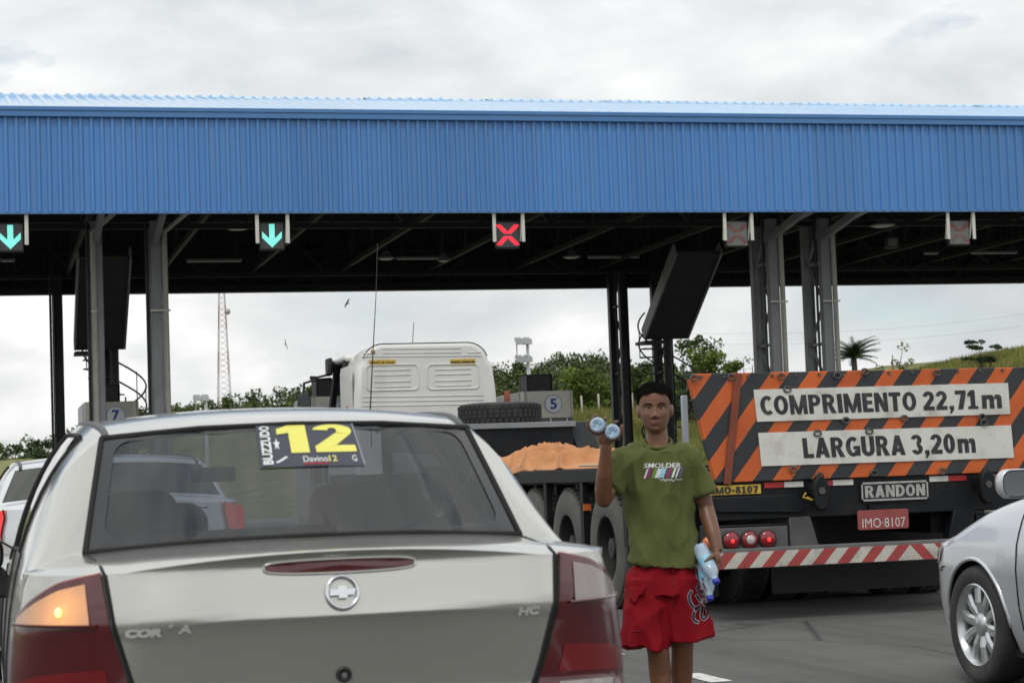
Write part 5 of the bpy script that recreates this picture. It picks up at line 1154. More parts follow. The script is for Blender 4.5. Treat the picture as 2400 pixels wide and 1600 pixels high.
# head: a profile surface with the features raised on it
HZ = [1.364, 1.372, 1.386, 1.405, 1.425, 1.45, 1.475, 1.505, 1.53, 1.55, 1.564, 1.572]
HW = [.014, .031, .045, .054, .060, .064, .066, .068, .066, .058, .041, .012]
HF = [.050, .064, .072, .075, .0765, .078, .077, .080, .076, .061, .036, .01]
HB = [.01, .03, .052, .066, .076, .085, .092, .096, .091, .076, .052, .02]
def head_pt(t, z, off=0.0):
    w, f, k = interp(z, HZ, HW), interp(z, HZ, HF), interp(z, HZ, HB); c, s_ = cos(t), sin(t)
    x = w*math.copysign(abs(c)**.92, c); y = (f if s_ < 0 else k)*math.copysign(abs(s_)**.86, s_)
    if s_ < 0:
        g = lambda x0, z0, wx, wz: math.exp(-((x-x0)/wx)**2-((z-z0)/wz)**2); a = 0
        for e_ in (-1, 1): a += -.0085*g(e_*.029, 1.469, .015, .009)+.0045*g(e_*.027, 1.487, .020, .006)+.004*g(e_*.040, 1.440, .018, .016)+.0095*g(e_*.0125, 1.432, .0075, .007)
        a += .010*g(0, 1.462, .0085, .014)+.016*g(0, 1.444, .0095, .010)+.019*g(0, 1.435, .0105, .0075)+.0085*g(0, 1.4115, .019, .0045)+.0085*g(0, 1.4015, .016, .0045)-.004*g(0, 1.4065, .02, .002)-.004*g(0, 1.392, .016, .005)+.005*g(0, 1.378, .017, .010)
        y -= a
    n = Vector((c*.8, s_, 0)).normalized(); return V(-.007+x+n.x*off, .004+y+n.y*off, z)
zz = [lerp(1.364, 1.572, i/60) for i in range(61)]
b.grid([[head_pt(t, z) for t in np.linspace(0, 2*pi, 72, endpoint=False)] for z in zz], closed=True); k0 = len(b.v); b.f.append(tuple(range(k0-61*72, k0-60*72))); b.f.append(tuple(range(k0-72, k0)))
for sx in (-1, 1): b.ell((-.007+sx*.068, .012, 1.458), (.011, .019, .028), 12, 8); b.ell((-.007+sx*.074, .018, 1.463), (.008, .014, .024), 12, 8)
b.tube([(-.005, .022, 1.44), (-.002, .020, 1.37), (0, .018, 1.31), (0, .02, 1.20)], [.046, .045, .050, .09], 18)
b.ell((0, .015, 1.265), (.10, .055, .04)); b.ell((0, .01, 1.15), (.13, .08, .13)); b.ell((0, .01, .95), (.125, .08, .15)); b.ell((0, .01, .80), (.115, .075, .08))
# raised arm
b.tube([(-.130, .01, 1.275), (-.185, -.05, 1.175), (-.240, -.115, 1.085), (-.245, -.128, 1.072)], [.034, .037, .034, .031], 14)
b.tube([(-.243, -.118, 1.075), (-.240, -.145, 1.13), (-.232, -.175, 1.19), (-.222, -.205, 1.275), (-.219, -.212, 1.315)], [.033, .037, .035, .026, .024], 14)
b.ell((-.221, -.212, 1.345), (.034, .017, .036), 14, 10); b.ell((-.222, -.205, 1.37), (.038, .015, .022), 14, 10)
def finger(pts, r): b.tube(pts, [r, r*.95, r*.9, r*.75], 10); b.ell(pts[-1], (r*.75,)*3, 8, 6)
finger([(-.248, -.205, 1.362), (-.278, -.222, 1.378), (-.291, -.232, 1.400), (-.290, -.238, 1.423)], .0095)
finger([(-.240, -.195, 1.372), (-.266, -.185, 1.412), (-.268, -.19, 1.436), (-.256, -.205, 1.446)], .0098)
finger([(-.224, -.195, 1.377), (-.225, -.178, 1.412), (-.220, -.19, 1.432), (-.212, -.205, 1.430)], .0092)
finger([(-.205, -.198, 1.370), (-.190, -.178, 1.395), (-.176, -.185, 1.415), (-.166, -.20, 1.416)], .0082)
finger([(-.197, -.215, 1.335), (-.166, -.228, 1.350), (-.150, -.236, 1.372), (-.147, -.240, 1.394)], .0112)
# lowered arm
b.tube([(.122, .012, 1.275), (.160, .02, 1.17), (.196, .03, 1.045), (.198, .03, 1.02)], [.034, .037, .034, .032], 14)
b.tube([(.197, .03, 1.035), (.205, .008, .99), (.222, -.03, .92), (.234, -.058, .865), (.236, -.064, .848)], [.033, .036, .032, .024, .023], 14)
b.ell((.232, -.075, .815), (.020, .036, .040), 14, 10)
for k in range(4):
    y = -.045-k*.019; z = .812-k*.006; finger([(.236, y, z), (.231, y-.004, z-.030), (.207, y-.006, z-.040), (.190, y-.004, z-.026)], .0088-.0004*k)
finger([(.226, -.098, .835), (.205, -.112, .825), (.188, -.118, .812), (.178, -.116, .80)], .0105)
# legs and feet
b.tube([(-.07, .0, .80), (-.055, -.02, .62), (-.036, -.045, .46), (-.034, -.045, .42), (-.030, -.025, .33), (-.022, -.04, .18), (-.018, -.05, .08)], [.062, .060, .050, .047, .048, .034, .030], 16)
b.tube([(.07, .01, .80), (.075, .01, .62), (.070, .03, .46), (.069, .035, .42), (.064, .065, .33), (.056, .10, .18), (.050, .11, .08)], [.062, .060, .050, .047, .048, .034, .030], 16)
for cx, cy in ((-.02, -.05), (.05, .11)):
    b.ell((cx, cy+.01, .055), (.030, .038, .04)); b.tube([(cx, cy+.02, .045), (cx, cy-.07, .045), (cx, cy-.135, .034)], [(.03, .03), (.04, .026), (.040, .018)], 14)
    for k in range(5): b.tube([(cx-.030+k*.015, cy-.13, .032), (cx-.031+k*.016, cy-.165+abs(k-1)*.005, .028)], [.010, .008], 8)
body = blob(b, 'body', m_skin, boy, .0040, 2)
# face details
for sx in (-1, 1):
    yq = head_pt(-pi/2+sx*.44, 1.4695).y
    e = MB().ell((-.007+sx*.029, yq+.0035, 1.4692), (.0118, .0075, .0056), 14, 10).build('eye', M('eye_white', (.42, .39, .36), .25), boy, smooth=True)
    MB().ell((-.007+sx*.029, yq-.0018, 1.4694), (.0052, .0034, .0052), 12, 8).build('iris', M('iris', (.012, .008, .006), .15), e, smooth=True)
    tb = [head_pt(-pi/2+sx*a_, z_, .0012) for a_, z_ in ((.17, 1.4855), (.36, 1.4905), (.56, 1.4895), (.74, 1.484))]; MB().tube(tb, [.0022, .0030, .0028, .0015], 8).build('eyebrow', m_hair, boy, smooth=True)
    MB().tube([(-.007+sx*.0175, yq-.0005, 1.4715), (-.007+sx*.029, yq-.0042, 1.4752), (-.007+sx*.0405, yq+.0015, 1.4715)], [.0018, .0028, .0018], 6).build('eyelid', m_skin, boy, smooth=True)
m_lip = M('lips', (.20, .075, .062), .45, var=.1, scale=40)
bvh_body = BVHTree.FromPolygons([v.co for v in body.data.vertices], [tuple(p.vertices) for p in body.data.polygons])
def onto(bvh, x, z, off=.002, y0=-.6):
    h = bvh.ray_cast(V(x, y0, z), V(0, 1, 0)); return V(x, (h[0].y if h[0] else -.1)-off, z)
for z0, z1 in ((1.4075, 1.4145), (1.3985, 1.4060)):
    MB().grid([[onto(bvh_body, -.006+.022*u, lerp(z0, z1, .5)+(v-.5)*(z1-z0)*sqrt(max(0.02, 1-u*u)), .0012) for u in np.linspace(-1, 1, 13)] for v in (0, .5, 1)]).build('lip', m_lip, boy, smooth=True)
# hair: close crop following the skull
rows = []; N1, N2 = 72, 30
def hairline(t):
    fr = max(0, -sin(t)); bk = max(0, sin(t)); sd = abs(cos(t))
    fr = fr**.45; return 1.536*fr+(1-fr)*1.476 if fr > 0 else 1.476*(1-bk)+1.420*bk
for i in range(N2+1):
    row = []
    for j in range(N1):
        t = 2*pi*j/N1; lo = hairline(t)+.003*sin(7*t); z = lerp(lo, 1.5715, (i/N2)**.8); k = min(1, i/4); row.append(head_pt(t, z, (.0015+.0025*k+.0075*sst(1.475, 1.535, z))+random.uniform(-.0007, .0007))+V(0, 0, .014*(i/N2)**3))
    rows.append(row)
h = MB().grid(rows, closed=True); k0 = len(h.v); h.f.append(tuple(range(k0-N1, k0))); h.build('hair', m_hair, boy, smooth=True)
tf = MB(); rt_ = random.Random(5)
for _ in range(3600):      # short curls break up the outline
    i = int(rt_.random()**.8*N2); j = rt_.randrange(N1); p = Vector(rows[i][j]); c_ = V(-.007, .006, 1.49); n_ = (p-c_).normalized(); q_ = V(rt_.gauss(0, 1), rt_.gauss(0, 1), rt_.gauss(0, 1)).normalized(); e_ = n_.cross(q_).normalized(); L_ = rt_.uniform(.002, .0055)*(1 if i > 2 else .6)
    p = p+V(rt_.uniform(-.003, .003), rt_.uniform(-.003, .003), rt_.uniform(-.003, .003)); tf.add([p-e_*.0012-n_*.001, p+e_*.0012-n_*.001, p+n_*L_+q_*L_*.7], [(0, 1, 2)])
tag(tf.build('hair_curls', m_hair, boy), kind='stuff')
# T-shirt
s = MB(); n = 28; st_ = [(1.324, .0, .014, .058, .054), (1.319, 0, .013, .084, .060), (1.309, -.004, .012, .124, .067), (1.290, -.005, .011, .152, .077), (1.255, -.005, .010, .162, .086), (1.19, -.005, .008, .156, .096), (1.10, -.004, .008, .150, .096), (.97, -.002, .008, .149, .098), (.87, .002, .006, .152, .102), (.812, .004, .004, .157, .108), (.792, .004, .004, .159, .110)]
st_ = catmull(st_, 4)
s.grid([[V(cx+rx*cos(t)*(1+.02*sin(5*t+z*30)), cy+ry*sin(t)*(1+.03*sin(3*t+z*25)), z+(.010*sin(t*2+1)-.012*cos(t) if z < .83 else 0)+.026*sin(t)*sst(1.285, 1.322, z)) for t in np.linspace(0, 2*pi, n, endpoint=False)] for z, cx, cy, rx, ry in st_], closed=True)
k0 = len(s.v); s.f.append(tuple(range(n))); s.f.append(tuple(range(k0-n, k0)))
s.tube([(-.100, .01, 1.268), (-.150, -.005, 1.245), (-.185, -.05, 1.175), (-.212, -.082, 1.128)], [(.055, .055), (.062, .060), (.060, .056), (.058, .054)], 16)
s.tube([(.098, .01, 1.268), (.142, .012, 1.243), (.166, .018, 1.165), (.188, .022, 1.092)], [(.055, .055), (.060, .06), (.060, .058), (.060, .056)], 16)
shirt = fold(blob(s, 't_shirt', m_shirt, boy, .0060, 4), .022, (12, 12, 3.4), 2.2)
MB().tube([(.060*cos(t), .012+.057*sin(t), 1.324+.027*sin(t)) for t in np.linspace(0, 2*pi, 36, endpoint=False)], .0065, 8, closed=True).build('collar', m_shirt, shirt, smooth=True)
bvh = BVHTree.FromPolygons([v.co for v in shirt.data.vertices], [tuple(p.vertices) for p in shirt.data.polygons])
def band(pts, name, mat, par, bv, off=.002):
    (x0, z0), (x1, z1), (x2, z2), (x3, z3) = pts
    return MB().grid([[onto(bv, lerp(lerp(x0, x1, u), lerp(x3, x2, u), v), lerp(lerp(z0, z1, u), lerp(z3, z2, u), v), off) for u in np.linspace(0, 1, 5)] for v in np.linspace(0, 1, 5)]).build(name, mat, par, smooth=True)
m_pw = M('print_white', (.66, .68, .66), .8, var=.1, scale=40)
mb = MB(); vs, fs, _ = text_geo('SMOLDER', .01, .15, 1.05)
for dx, dz in ((0, 0), (.0012, .0), (0, .0008)): mb.add([onto(bvh, -.064+.158*u+dx, 1.2145+.020*v+dz-.004*u, .0022+dx*.2+dz*.3) for u, v in vs], fs)
mb.build('shirt_lettering', m_pw, shirt)
for x0, x1, nm in ((-.067, -.060, 'w'), (-.060, -.045, 'p'), (-.034, -.020, 'g'), (-.020, -.003, 'w'), (-.003, .018, 'b'), (.026, .042, 'p'), (.052, .060, 'w'), (.068, .076, 'w'), (.084, .088, 'n')):
    band([(x0, 1.170), (x1, 1.170), (x1+.016, 1.2105), (x0+.016, 1.2105)], 'shirt_stripe', {'w': m_pw, 'p': M('print_purple', (.22, .035, .14), .8), 'g': M('print_green', (.15, .26, .05), .8), 'b': M('print_blue', (.30, .55, .68), .8), 'n': M('print_violet', (.2, .2, .5), .8)}[nm], shirt, bvh)
mb = MB(); stroke(mb, [(.0, 1.166), (.012, 1.158), (.018, 1.166), (.026, 1.155), (.034, 1.164), (.044, 1.157), (.052, 1.163), (.06, 1.153), (.072, 1.164), (.08, 1.157), (.09, 1.163), (.095, 1.158)], .0028, lambda u, v: onto(bvh, u, v, .002)); mb.build('shirt_script', m_pw, shirt)
# shorts
q = MB(); n = 28; L_ = catmull([(.800, 0, .004, .138, .088), (.78, .0, .004, .144, .094), (.72, .0, .003, .160, .108), (.665, .003, .002, .168, .108)], 3)
q.grid([[V(cx+rx*cos(t), cy+ry*sin(t), z) for t in np.linspace(0, 2*pi, n, endpoint=False)] for z, cx, cy, rx, ry in L_], closed=True); k0 = len(q.v); q.f.append(tuple(range(n))); q.f.append(tuple(range(k0-n, k0)))
def leg(cs, ph):
    o0 = len(q.v); q.grid([[V(cx+rx*cos(t)*(1+.05*sin(4*t+ph)*f), cy+ry*sin(t)*(1+.06*sin(5*t+ph)*f), z+.012*f*sin(2*t+ph)) for t in np.linspace(0, 2*pi, n, endpoint=False)] for z, cx, cy, rx, ry, f in cs], closed=True); q.f.append(tuple(o0+i for i in range(n))); k = len(q.v); q.f.append(tuple(range(k-n, k)))
leg([(.74, -.068, 0, .090, .10, 0), (.62, -.076, -.005, .098, .104, .4), (.52, -.083, -.012, .106, .110, .8), (.446, -.089, -.016, .113, .116, 1)], .5)
leg([(.74, .070, .004, .090, .10, 0), (.62, .080, .008, .096, .102, .4), (.54, .093, .012, .102, .106, .8), (.474, .104, .016, .106, .110, 1)], 2.1)
shorts = fold(blob(q, 'shorts', m_short, boy, .0060, 3), .017, (12, 12, 3.2), 7.7)
bvs = BVHTree.FromPolygons([v.co for v in shorts.data.vertices], [tuple(p.vertices) for p in shorts.data.polygons])
def SP(X, Y):     # crop pixel -> local x,z
    px, py = 1380+X/3.92, 1200+Y/3.92; z = 1.2-(py-1101)/539; return (px-1545)/539+(z-1.2)*.0358, z
fl = [SP(352, 655), SP(525, 640), SP(500, 715), (SP(420, 800)), SP(345, 768)]
MB().grid([[onto(bvs, *(lambda a, b_: (lerp(a[0], b_[0], v), lerp(a[1], b_[1], v)))((lerp(SP(372, 655)[0], SP(525, 640)[0], u), lerp(SP(372, 655)[1], SP(525, 640)[1], u)), (lerp(SP(376, 768)[0], SP(500, 715)[0], u), SP(0, 768+(40 if .2 < u < .6 else 0)-55*u)[1])), .006+.006*v) for u in np.linspace(0, 1, 9)] for v in np.linspace(0, 1, 7)]).build('pocket_flap', m_short, shorts, smooth=True, solid=.003)
MB().tube([onto(bvs, *SP(*p), .001) for p in ((770, 470), (762, 560), (765, 660), (770, 760), (765, 860))], .003, 6).build('fly_seam', M('seam', (.16, .004, .008), .9), shorts)
MB().tube([onto(bvs, *SP(*p), .001) for p in ((400, 1048), (440, 1040), (480, 1046))], .003, 6).build('stitch', M('seam', (.16, .004, .008), .9), shorts)
paths = [[(932, 706), (912, 750), (930, 815), (968, 858), (1006, 846)], [(1006, 846), (966, 884), (948, 934), (966, 972), (990, 984)], [(984, 748), (1012, 792), (1036, 836), (1030, 886), (1024, 936), (1046, 964), (1074, 936), (1076, 890), (1058, 852)], [(1000, 640), (986, 690), (1022, 742), (1066, 800)], [(1040, 640), (1022, 684), (1052, 730), (1082, 776)], [(984, 556), (1000, 604), (1040, 640), (1062, 690)], [(972, 476), (984, 530), (1012, 576), (1040, 600)]]
for wd, mt_, off, nm in ((.0150, m_pink, .0025, 'script_outline'), (.0095, m_navy, .0036, 'script_lettering')):
    mb = MB()
    for k, p in enumerate(paths): stroke(mb, [SP(*c) for c in p], wd*(1 if k < 3 else .62), lambda u, v: onto(bvs, u, v, off+k*.00012))
    mb.build(nm, mt_, shorts, smooth=True)
# flip-flops
for cx, cy in ((-.02, -.05), (.05, .11)):
    sole = [(cx+.043*cos(t)*(1.0-.18*sin(t)), cy-.06+.125*sin(t)) for t in np.linspace(0, 2*pi, 24, endpoint=False)]
    f_ = MB().prism(sole, lambda u, v: V(u, v, .001), lambda u, v: V(u, v, .018)).build('flip_flop', m_black, boy); MB().tube([(cx-.035, cy-.05, .018), (cx-.02, cy-.10, .055), (cx-.01, cy-.135, .03), (cx+.02, cy-.10, .055), (cx+.035, cy-.05, .018)], .006, 6).build('strap', m_cap, f_)
# water bottles
def bottle(base, top, label, r=.0325):
    base, top = Vector(base), Vector(top); L = .205; o = empty('water_bottle', (0, 0, 0), label=label, cat='bottle', group='water bottles in the person\'s hands')
    o.parent = None; mw = Matrix.Translation(Vector((2.838, 8.45, 0))) @ Matrix.Rotation(radians(-18.7), 4, 'Z'); d = (top-base).normalized()
    o.matrix_world = mw @ Matrix.Translation(base) @ d.to_track_quat('Z', 'Y').to_matrix().to_4x4()
    prof = [(.004, .012), (r*.45, .004), (r*.72, .0), (r*.92, .004), (r, .014), (r*.985, .03), (r, .045), (r*.96, .06), (r, .075), (r*.96, .09), (r, .105), (r*.98, .13), (r*.85, .15), (r*.55, .168), (.0135, .18), (.0135, .19)]
    body_ = MB().lathe(prof, 28, 'z').build('bottle_body', m_wat, o, smooth=True, angle=60)
    mb = MB()
    for k in range(5): a = 2*pi*k/5; mb.bar((0, 0, .0055), (r*.8*cos(a), r*.8*sin(a), -.001), .007, .004)
    mb.build('base_ribs', m_watb, body_); MB().lathe([(r*1.005, .072), (r*1.005, .112)], 28, 'z', cap=False).build('label_band', m_lab, o, smooth=True)
    MB().lathe([(.0155, .186), (.0155, .202), (.014, .205), (.001, .205)], 20, 'z').build('cap', m_cap, o, smooth=True, angle=40)
bottle((-.250, -.300, 1.402), (-.245, -.10, 1.400), 'water bottle held up at left, its base towards the viewer')
bottle((-.187, -.300, 1.370), (-.19, -.10, 1.375), 'water bottle held up beside it, nearer the person\'s head')
bottle((.160, -.035, .868), (.214, -.135, .745), 'upper water bottle hanging cap down beside the red shorts')
bottle((.172, .000, .820), (.190, -.075, .690), 'lower water bottle hanging cap down beside the red shorts')
# truck driver
drv = empty('person', (CX-.38, CY+1.75, 1.95), label='person in blue shirt with one arm resting on the truck cab window', cat='person')
d = MB(); d.ell((0, 0, .05), (.2, .13, .28)); d.ell((0, .03, .50), (.075, .095, .115)); d.tube([(0, .01, .3), (0, .03, .44)], .055, 10); d.tube([(-.18, .02, .22), (-.42, .12, .10), (-.62, .28, .24)], [.06, .05, .04], 10); d.ell((-.70, .16, .33), (.07, .10, .07)); d.tube([(-.42, .12, .12), (-.70, .14, .32), (-.66, .32, .36)], [.05, .05, .04], 10); d.tube([(.18, .02, .22), (.25, .25, .0), (.15, .5, .1)], [.06, .05, .04], 10)
dd = blob(d, 'body', M('driver_skin', (.34, .17, .10), .5), drv, .014, 3)
MB().ell((0, .0, .05), (.22, .15, .29), 16, 10).build('shirt', M('driver_shirt', (.2, .28, .4), .9), drv, smooth=True); MB().ell((0, .02, .55), (.08, .1, .09), 14, 8).build('hair', m_hair, drv, smooth=True)
# ------------------------------------------------------------------ vegetation
def leafmat(name, rgb, var=.4, scale=.6):
    m = M(name, rgb, .7, var=var, scale=scale, dirt=tuple(c*.5 for c in rgb), dscale=scale*3, damt=.6); b = m.node_tree.nodes['Principled BSDF']; b.inputs['Specular IOR Level'].default_value = .25
    return m
m_lf1 = leafmat('eucalyptus_leaf', (.082, .112, .036)); m_lf2 = leafmat('bush_leaf', (.115, .160, .028)); m_lf3 = leafmat('dark_leaf', (.062, .095, .03)); m_lf4 = leafmat('pale_leaf', (.13, .155, .05)); m_palm = leafmat('palm_leaf', (.035, .055, .018)); m_bark = M('bark', (.09, .075, .06), .9, var=.3, scale=4)
m_dry = leafmat('dry_grass', (.21, .20, .055), .4, .3); m_grn = leafmat('green_grass', (.12, .16, .03), .4, .3)
def leaves(centers, radii, per, size, rg, flat=.75, shell=.55):
    """quads scattered in clumps; returns verts, quads"""
    C = np.repeat(np.asarray(centers), per, axis=0); Rr = np.repeat(np.asarray(radii), per, axis=0); n = len(C)
    d = rg.normal(size=(n, 3)); d /= np.linalg.norm(d, axis=1)[:, None]; rad = shell+(1-shell)*rg.random(n)**.6; rad *= rg.uniform(.7, 1.15, n)
    P = C+d*(Rr*rad)[:, None]*np.array([1, 1, flat])
    u = rg.normal(size=(n, 3)); u /= np.linalg.norm(u, axis=1)[:, None]; w = np.cross(u, rg.normal(size=(n, 3))); w /= np.linalg.norm(w, axis=1)[:, None]
    s = size*rg.uniform(.55, 1.35, n)[:, None]; u = u*s; w = w*s*.55
    vv = np.stack([P-u, P+w*.9, P+u, P-w*.9], axis=1).reshape(-1, 3); qq = np.arange(n*4).reshape(-1, 4); return vv, qq
def crown_mesh(name, mat, clumps, per, size, rg, **k):
    v, q = leaves([c[:3] for c in clumps], [c[3] for c in clumps], per, size, rg, **k); return np_mesh(name, v, q, mat)
def tree(name, loc, h, crown_clumps, mat, per, size, label, cat='tree', group=None, trunk=True, lean=0.0, tr_r=.12, **k):
    rg = np.random.default_rng(abs(hash(label)) % 1000 if False else int(loc[0]*100+loc[1]*7) % 9999)
    r = empty(name, loc, label=label, cat=cat, group=group)
    if trunk:
        top = max(c[2] for c in crown_clumps); mb = MB(); mb.tube([(0, 0, -.3), (lean*.3, 0, h*.3), (lean*.7, .1, h*.6), (lean, 0, top*.9)], [tr_r, tr_r*.8, tr_r*.6, tr_r*.2], 8)
        for c in crown_clumps[::2]: mb.tube([(lean*.6, 0, h*.5), ((lean*.6+c[0])/2, c[1]/2, (h*.5+c[2])/2+.1), c[:3]], [tr_r*.4, tr_r*.25, tr_r*.08], 6)
        mb.build('trunk', m_bark, r, smooth=True)
    o = bpy.data.objects.new('crown', crown_mesh('crown', mat, crown_clumps, per, size, rg, **k)); COL.objects.link(o); o.parent = r
    return r
# the wooded hill: one mass
def wood(name, label, outline, y0, y1, mat, dens, cr, per, size, seed, htree=(3.5, 5.5)):
    """outline: (px, py) of the treetops in the photograph as seen from the road, used for heights of the far trees"""
    rg = np.random.default_rng(seed); V_, Q_ = [], []; off = 0; xs = [p[0] for p in outline]; ysx = [p[1] for p in outline]
    T_ = []
    for row, Y in enumerate(np.linspace(y1, y0, dens)):
        f = (Y-y0)/(y1-y0); px = xs[0]
        while px < xs[-1]:
            yj = Y+rg.uniform(-3, 3); top = at(px, np.interp(px, xs, ysx)+rg.normal()*6+ (1-f)*(135+rg.uniform(-12, 12)) , yj)
            T_.append((top.x, yj, top.z, rg.uniform(.8, 1.2)*cr)); px += cr*FPX/Y*rg.uniform(.35, .68)
    cl = []
    for x, y, z, r in T_:
        m = rg.integers(9, 13)
        for i in range(m):
            a = rg.uniform(0, 2*pi); rr = r*rg.uniform(.25, .75); hh = rg.uniform(0, 1); cl.append((x+rr*cos(a)*(1-hh*.75), y+rr*sin(a)*(1-hh*.75), z-r*.35-(1-hh)*r*2.0, r*rg.uniform(.35, .6)*(1-.35*hh)))
        cl.append((x, y, z-r*.35, r*.4))
    v, q = leaves([c[:3] for c in cl], [c[3] for c in cl], per, size, rg, flat=.9, shell=.6)
    o = bpy.data.objects.new(name, np_mesh(name, v, q, mat)); COL.objects.link(o); tag(o, label, 'wood', kind='stuff'); return o
wood('forest', 'dark green eucalyptus wood covering the hill behind the white cab', [(1080, 862), (1160, 850), (1230, 842), (1300, 832), (1350, 822), (1410, 826), (1450, 838), (1500, 850), (1560, 842), (1640, 850)], 132, 168, m_lf1, 10, 2.0, 110, .15, 1)
wood('distant_forest', 'distant low wood seen left of the white cab', [(330, 955), (400, 946), (470, 932), (540, 928), (600, 915), (680, 908), (760, 900), (860, 890), (960, 880), (1080, 866)], 240, 300, m_lf1, 6, 2.8, 60, .30, 2)
wood('far_left_forest', 'dark far wood at the left edge behind the pale car', [(-60, 1035), (20, 1030), (60, 1022), (110, 1020), (150, 1015), (230, 990), (340, 958)], 280, 330, m_lf3, 5, 2.8, 60, .30, 3)
# nearer bushes and trees, each its own
def cl_round(r, h, n, rg, z0=.3):
    out = []
    for i in range(n):
        a = rg.uniform(0, 2*pi); f = rg.uniform(0, 1); rr = r*sqrt(rg.uniform(0, 1))*(1-.45*f); out.append((rr*cos(a), rr*sin(a), z0+h*f, r*rg.uniform(.26, .44)))
    return out
def at_ground(px, Y): p = at(px, 900, Y); return (p.x, Y, ground_z(p.x, Y))
def bush(px, Y, top_py, w_px, mat, label, per=130, size=.115, n=16, name='bush', cat='bush', **k):
    g = at_ground(px, Y); top = at(px, top_py, Y).z; h = max(1.0, top-g[2]); r = w_px/2*Y/FPX; rg = np.random.default_rng(int(px)); return tree(name, g, h*.5, cl_round(r, h*.82, n, rg, h*.12), mat, per, size, label, cat, None, **k)
bush(1372, 112, 872, 150, m_lf2, 'bright green bush at the wood edge left of the person', n=26, per=170)
bush(1305, 118, 905, 120, m_lf1, 'dark bush behind toll booth five', n=18)
bush(1445, 110, 880, 90, m_lf2, 'green bush directly behind the laced column', n=16)
bush(1560, 104, 850, 150, m_lf2, 'wide green bush behind the spiral stair', n=24, per=170)
bush(1650, 100, 822, 150, m_lf2, 'tall green bush left of the front right columns', n=26, per=170)
bush(1722, 98, 845, 110, m_lf2, 'low green bush touching the front right columns', n=20)
bush(1610, 97, 880, 130, m_lf3, 'dark low bush behind the trailer side plate', n=16)
bush(1500, 112, 850, 120, m_lf1, 'dark bush between the rear columns', n=18)
bush(1945, 92, 868, 90, m_lf2, 'light green bush below the palm', n=16)
bush(2040, 96, 862, 70, m_lf4, 'pale shrub right of the palm', n=10, per=30)
g = at_ground(1642, 108); top = at(1642, 792, 108).z-g[2]
tree('slender_tree', g, top*.7, [(rng.uniform(-1.1, 1.1), rng.uniform(-.8, .8), top*rng.uniform(.78, 1.0), rng.uniform(.3, .6)) for _ in range(12)], m_lf3, 40, .13, 'slender sparse tree rising above the bushes right of the stair')
g = at_ground(2095, 100); top = at(2095, 812, 100).z-g[2]
tree('sparse_tree', g, top*.6, [(rng.uniform(-.9, .9), rng.uniform(-.6, .6), top*rng.uniform(.35, 1.0), rng.uniform(.25, .5)) for _ in range(14)], m_lf4, 26, .10, 'thin pale feathery tree between palm and hill')
g = at_ground(1765, 101); top = at(1765, 838, 101).z-g[2]
tree('bare_tree', g, top*.6, [(rng.uniform(-1.2, 1.2), rng.uniform(-.6, .6), top*rng.uniform(.5, 1.0), rng.uniform(.25, .5)) for _ in range(12)], m_lf4, 14, .08, 'nearly bare thin tree beside the front right columns')
def flat_tree(px, Y, py, lean, label, s=1.0):
    g = at_ground(px, Y); h = at(px, py, Y).z-g[2]; h = max(h, 1.5); cl = []
    for k in range(6):
        a = rng.uniform(0, 2*pi); f = rng.uniform(.55, 1.0)
        for q_ in range(4): cl.append((-lean*f*.7+rng.uniform(-.9, .9)*s+cos(a)*.5, sin(a)*.5, h*f, rng.uniform(.18, .34)*s))
    return tree('flat_topped_tree', g, h*.6, cl, m_palm, 44, .10, label, 'tree', trunk=True, lean=-lean*.5, tr_r=.07, flat=.35)
flat_tree(2318, 103, 782, 1.0, 'wind bent flat topped tree on the grassy hill at right')
# palm
pp = at_ground(2004, 95); ptop = at(2004, 838, 95).z-pp[2]
palm = empty('palm_tree', pp, label='dark palm tree between the right columns and the hill', cat='palm')
MB().tube([(0, 0, -.2), (.05, 0, ptop*.5), (0, 0, ptop)], [.2, .16, .14], 10).build('trunk', m_bark, palm, smooth=True)
for k in range(40):
    a = 2*pi*k*.382; up = .15+1.35*((k*11) % 40)/40; L = random.uniform(1.2, 1.55); mb = MB(); P = []
    for i in range(9): t = i/8; P.append(V(cos(a)*L*t*cos(up*(1-t*.5)), sin(a)*L*t*cos(up*(1-t*.5)), ptop+L*(sin(up)*t*1.1-.42*t*t)))
    mb.tube(P, [.02*(1-i/9)+.004 for i in range(9)], 5)
    for i in range(1, 9):
        for f in (0, .33, .66):
            p = P[i-1].lerp(P[i], f); d_ = (P[i]-P[i-1]).normalized(); sd = d_.cross(V(0, 0, 1)).normalized()
            for s_ in (-1, 1): e = p+(sd*s_*.8+d_*.5-V(0, 0, .35))*(.34*(1-abs(i/8-.45))); mb.add([p, p+d_*.05, e], [(0, 1, 2)])
    mb.build('frond', m_palm, palm)
# grass: blades on the banks in view
def grass(name, label, px0, px1, ya, yb, n, mat, hgt, seed):
    rg = np.random.default_rng(seed); Y = ya+(yb-ya)*rg.random(n); pxs = rg.uniform(px0, px1, n); vs = np.zeros((n, 3, 3))
    for i in range(n):
        p = at(pxs[i], 1000, Y[i]); z = ground_z(p.x, Y[i]); h = hgt*rg.uniform(.4, 1.3); a = rg.uniform(0, pi); w = .035*rg.uniform(.7, 1.5)
        vs[i, 0] = (p.x-w*cos(a), Y[i]-w*sin(a), z-.03); vs[i, 1] = (p.x+w*cos(a), Y[i]+w*sin(a), z-.03); vs[i, 2] = (p.x+rg.normal()*.12, Y[i]+rg.normal()*.12, z+h)
    o = bpy.data.objects.new(name, np_mesh(name, vs.reshape(-1, 3), np.arange(n*3).reshape(-1, 3), mat)); COL.objects.link(o); tag(o, label, 'grass', kind='stuff')
grass('field_grass', 'tall yellow green grass on the bank behind booth five', 1300, 1640, 66, 125, 26000, m_dry, .55, 11)
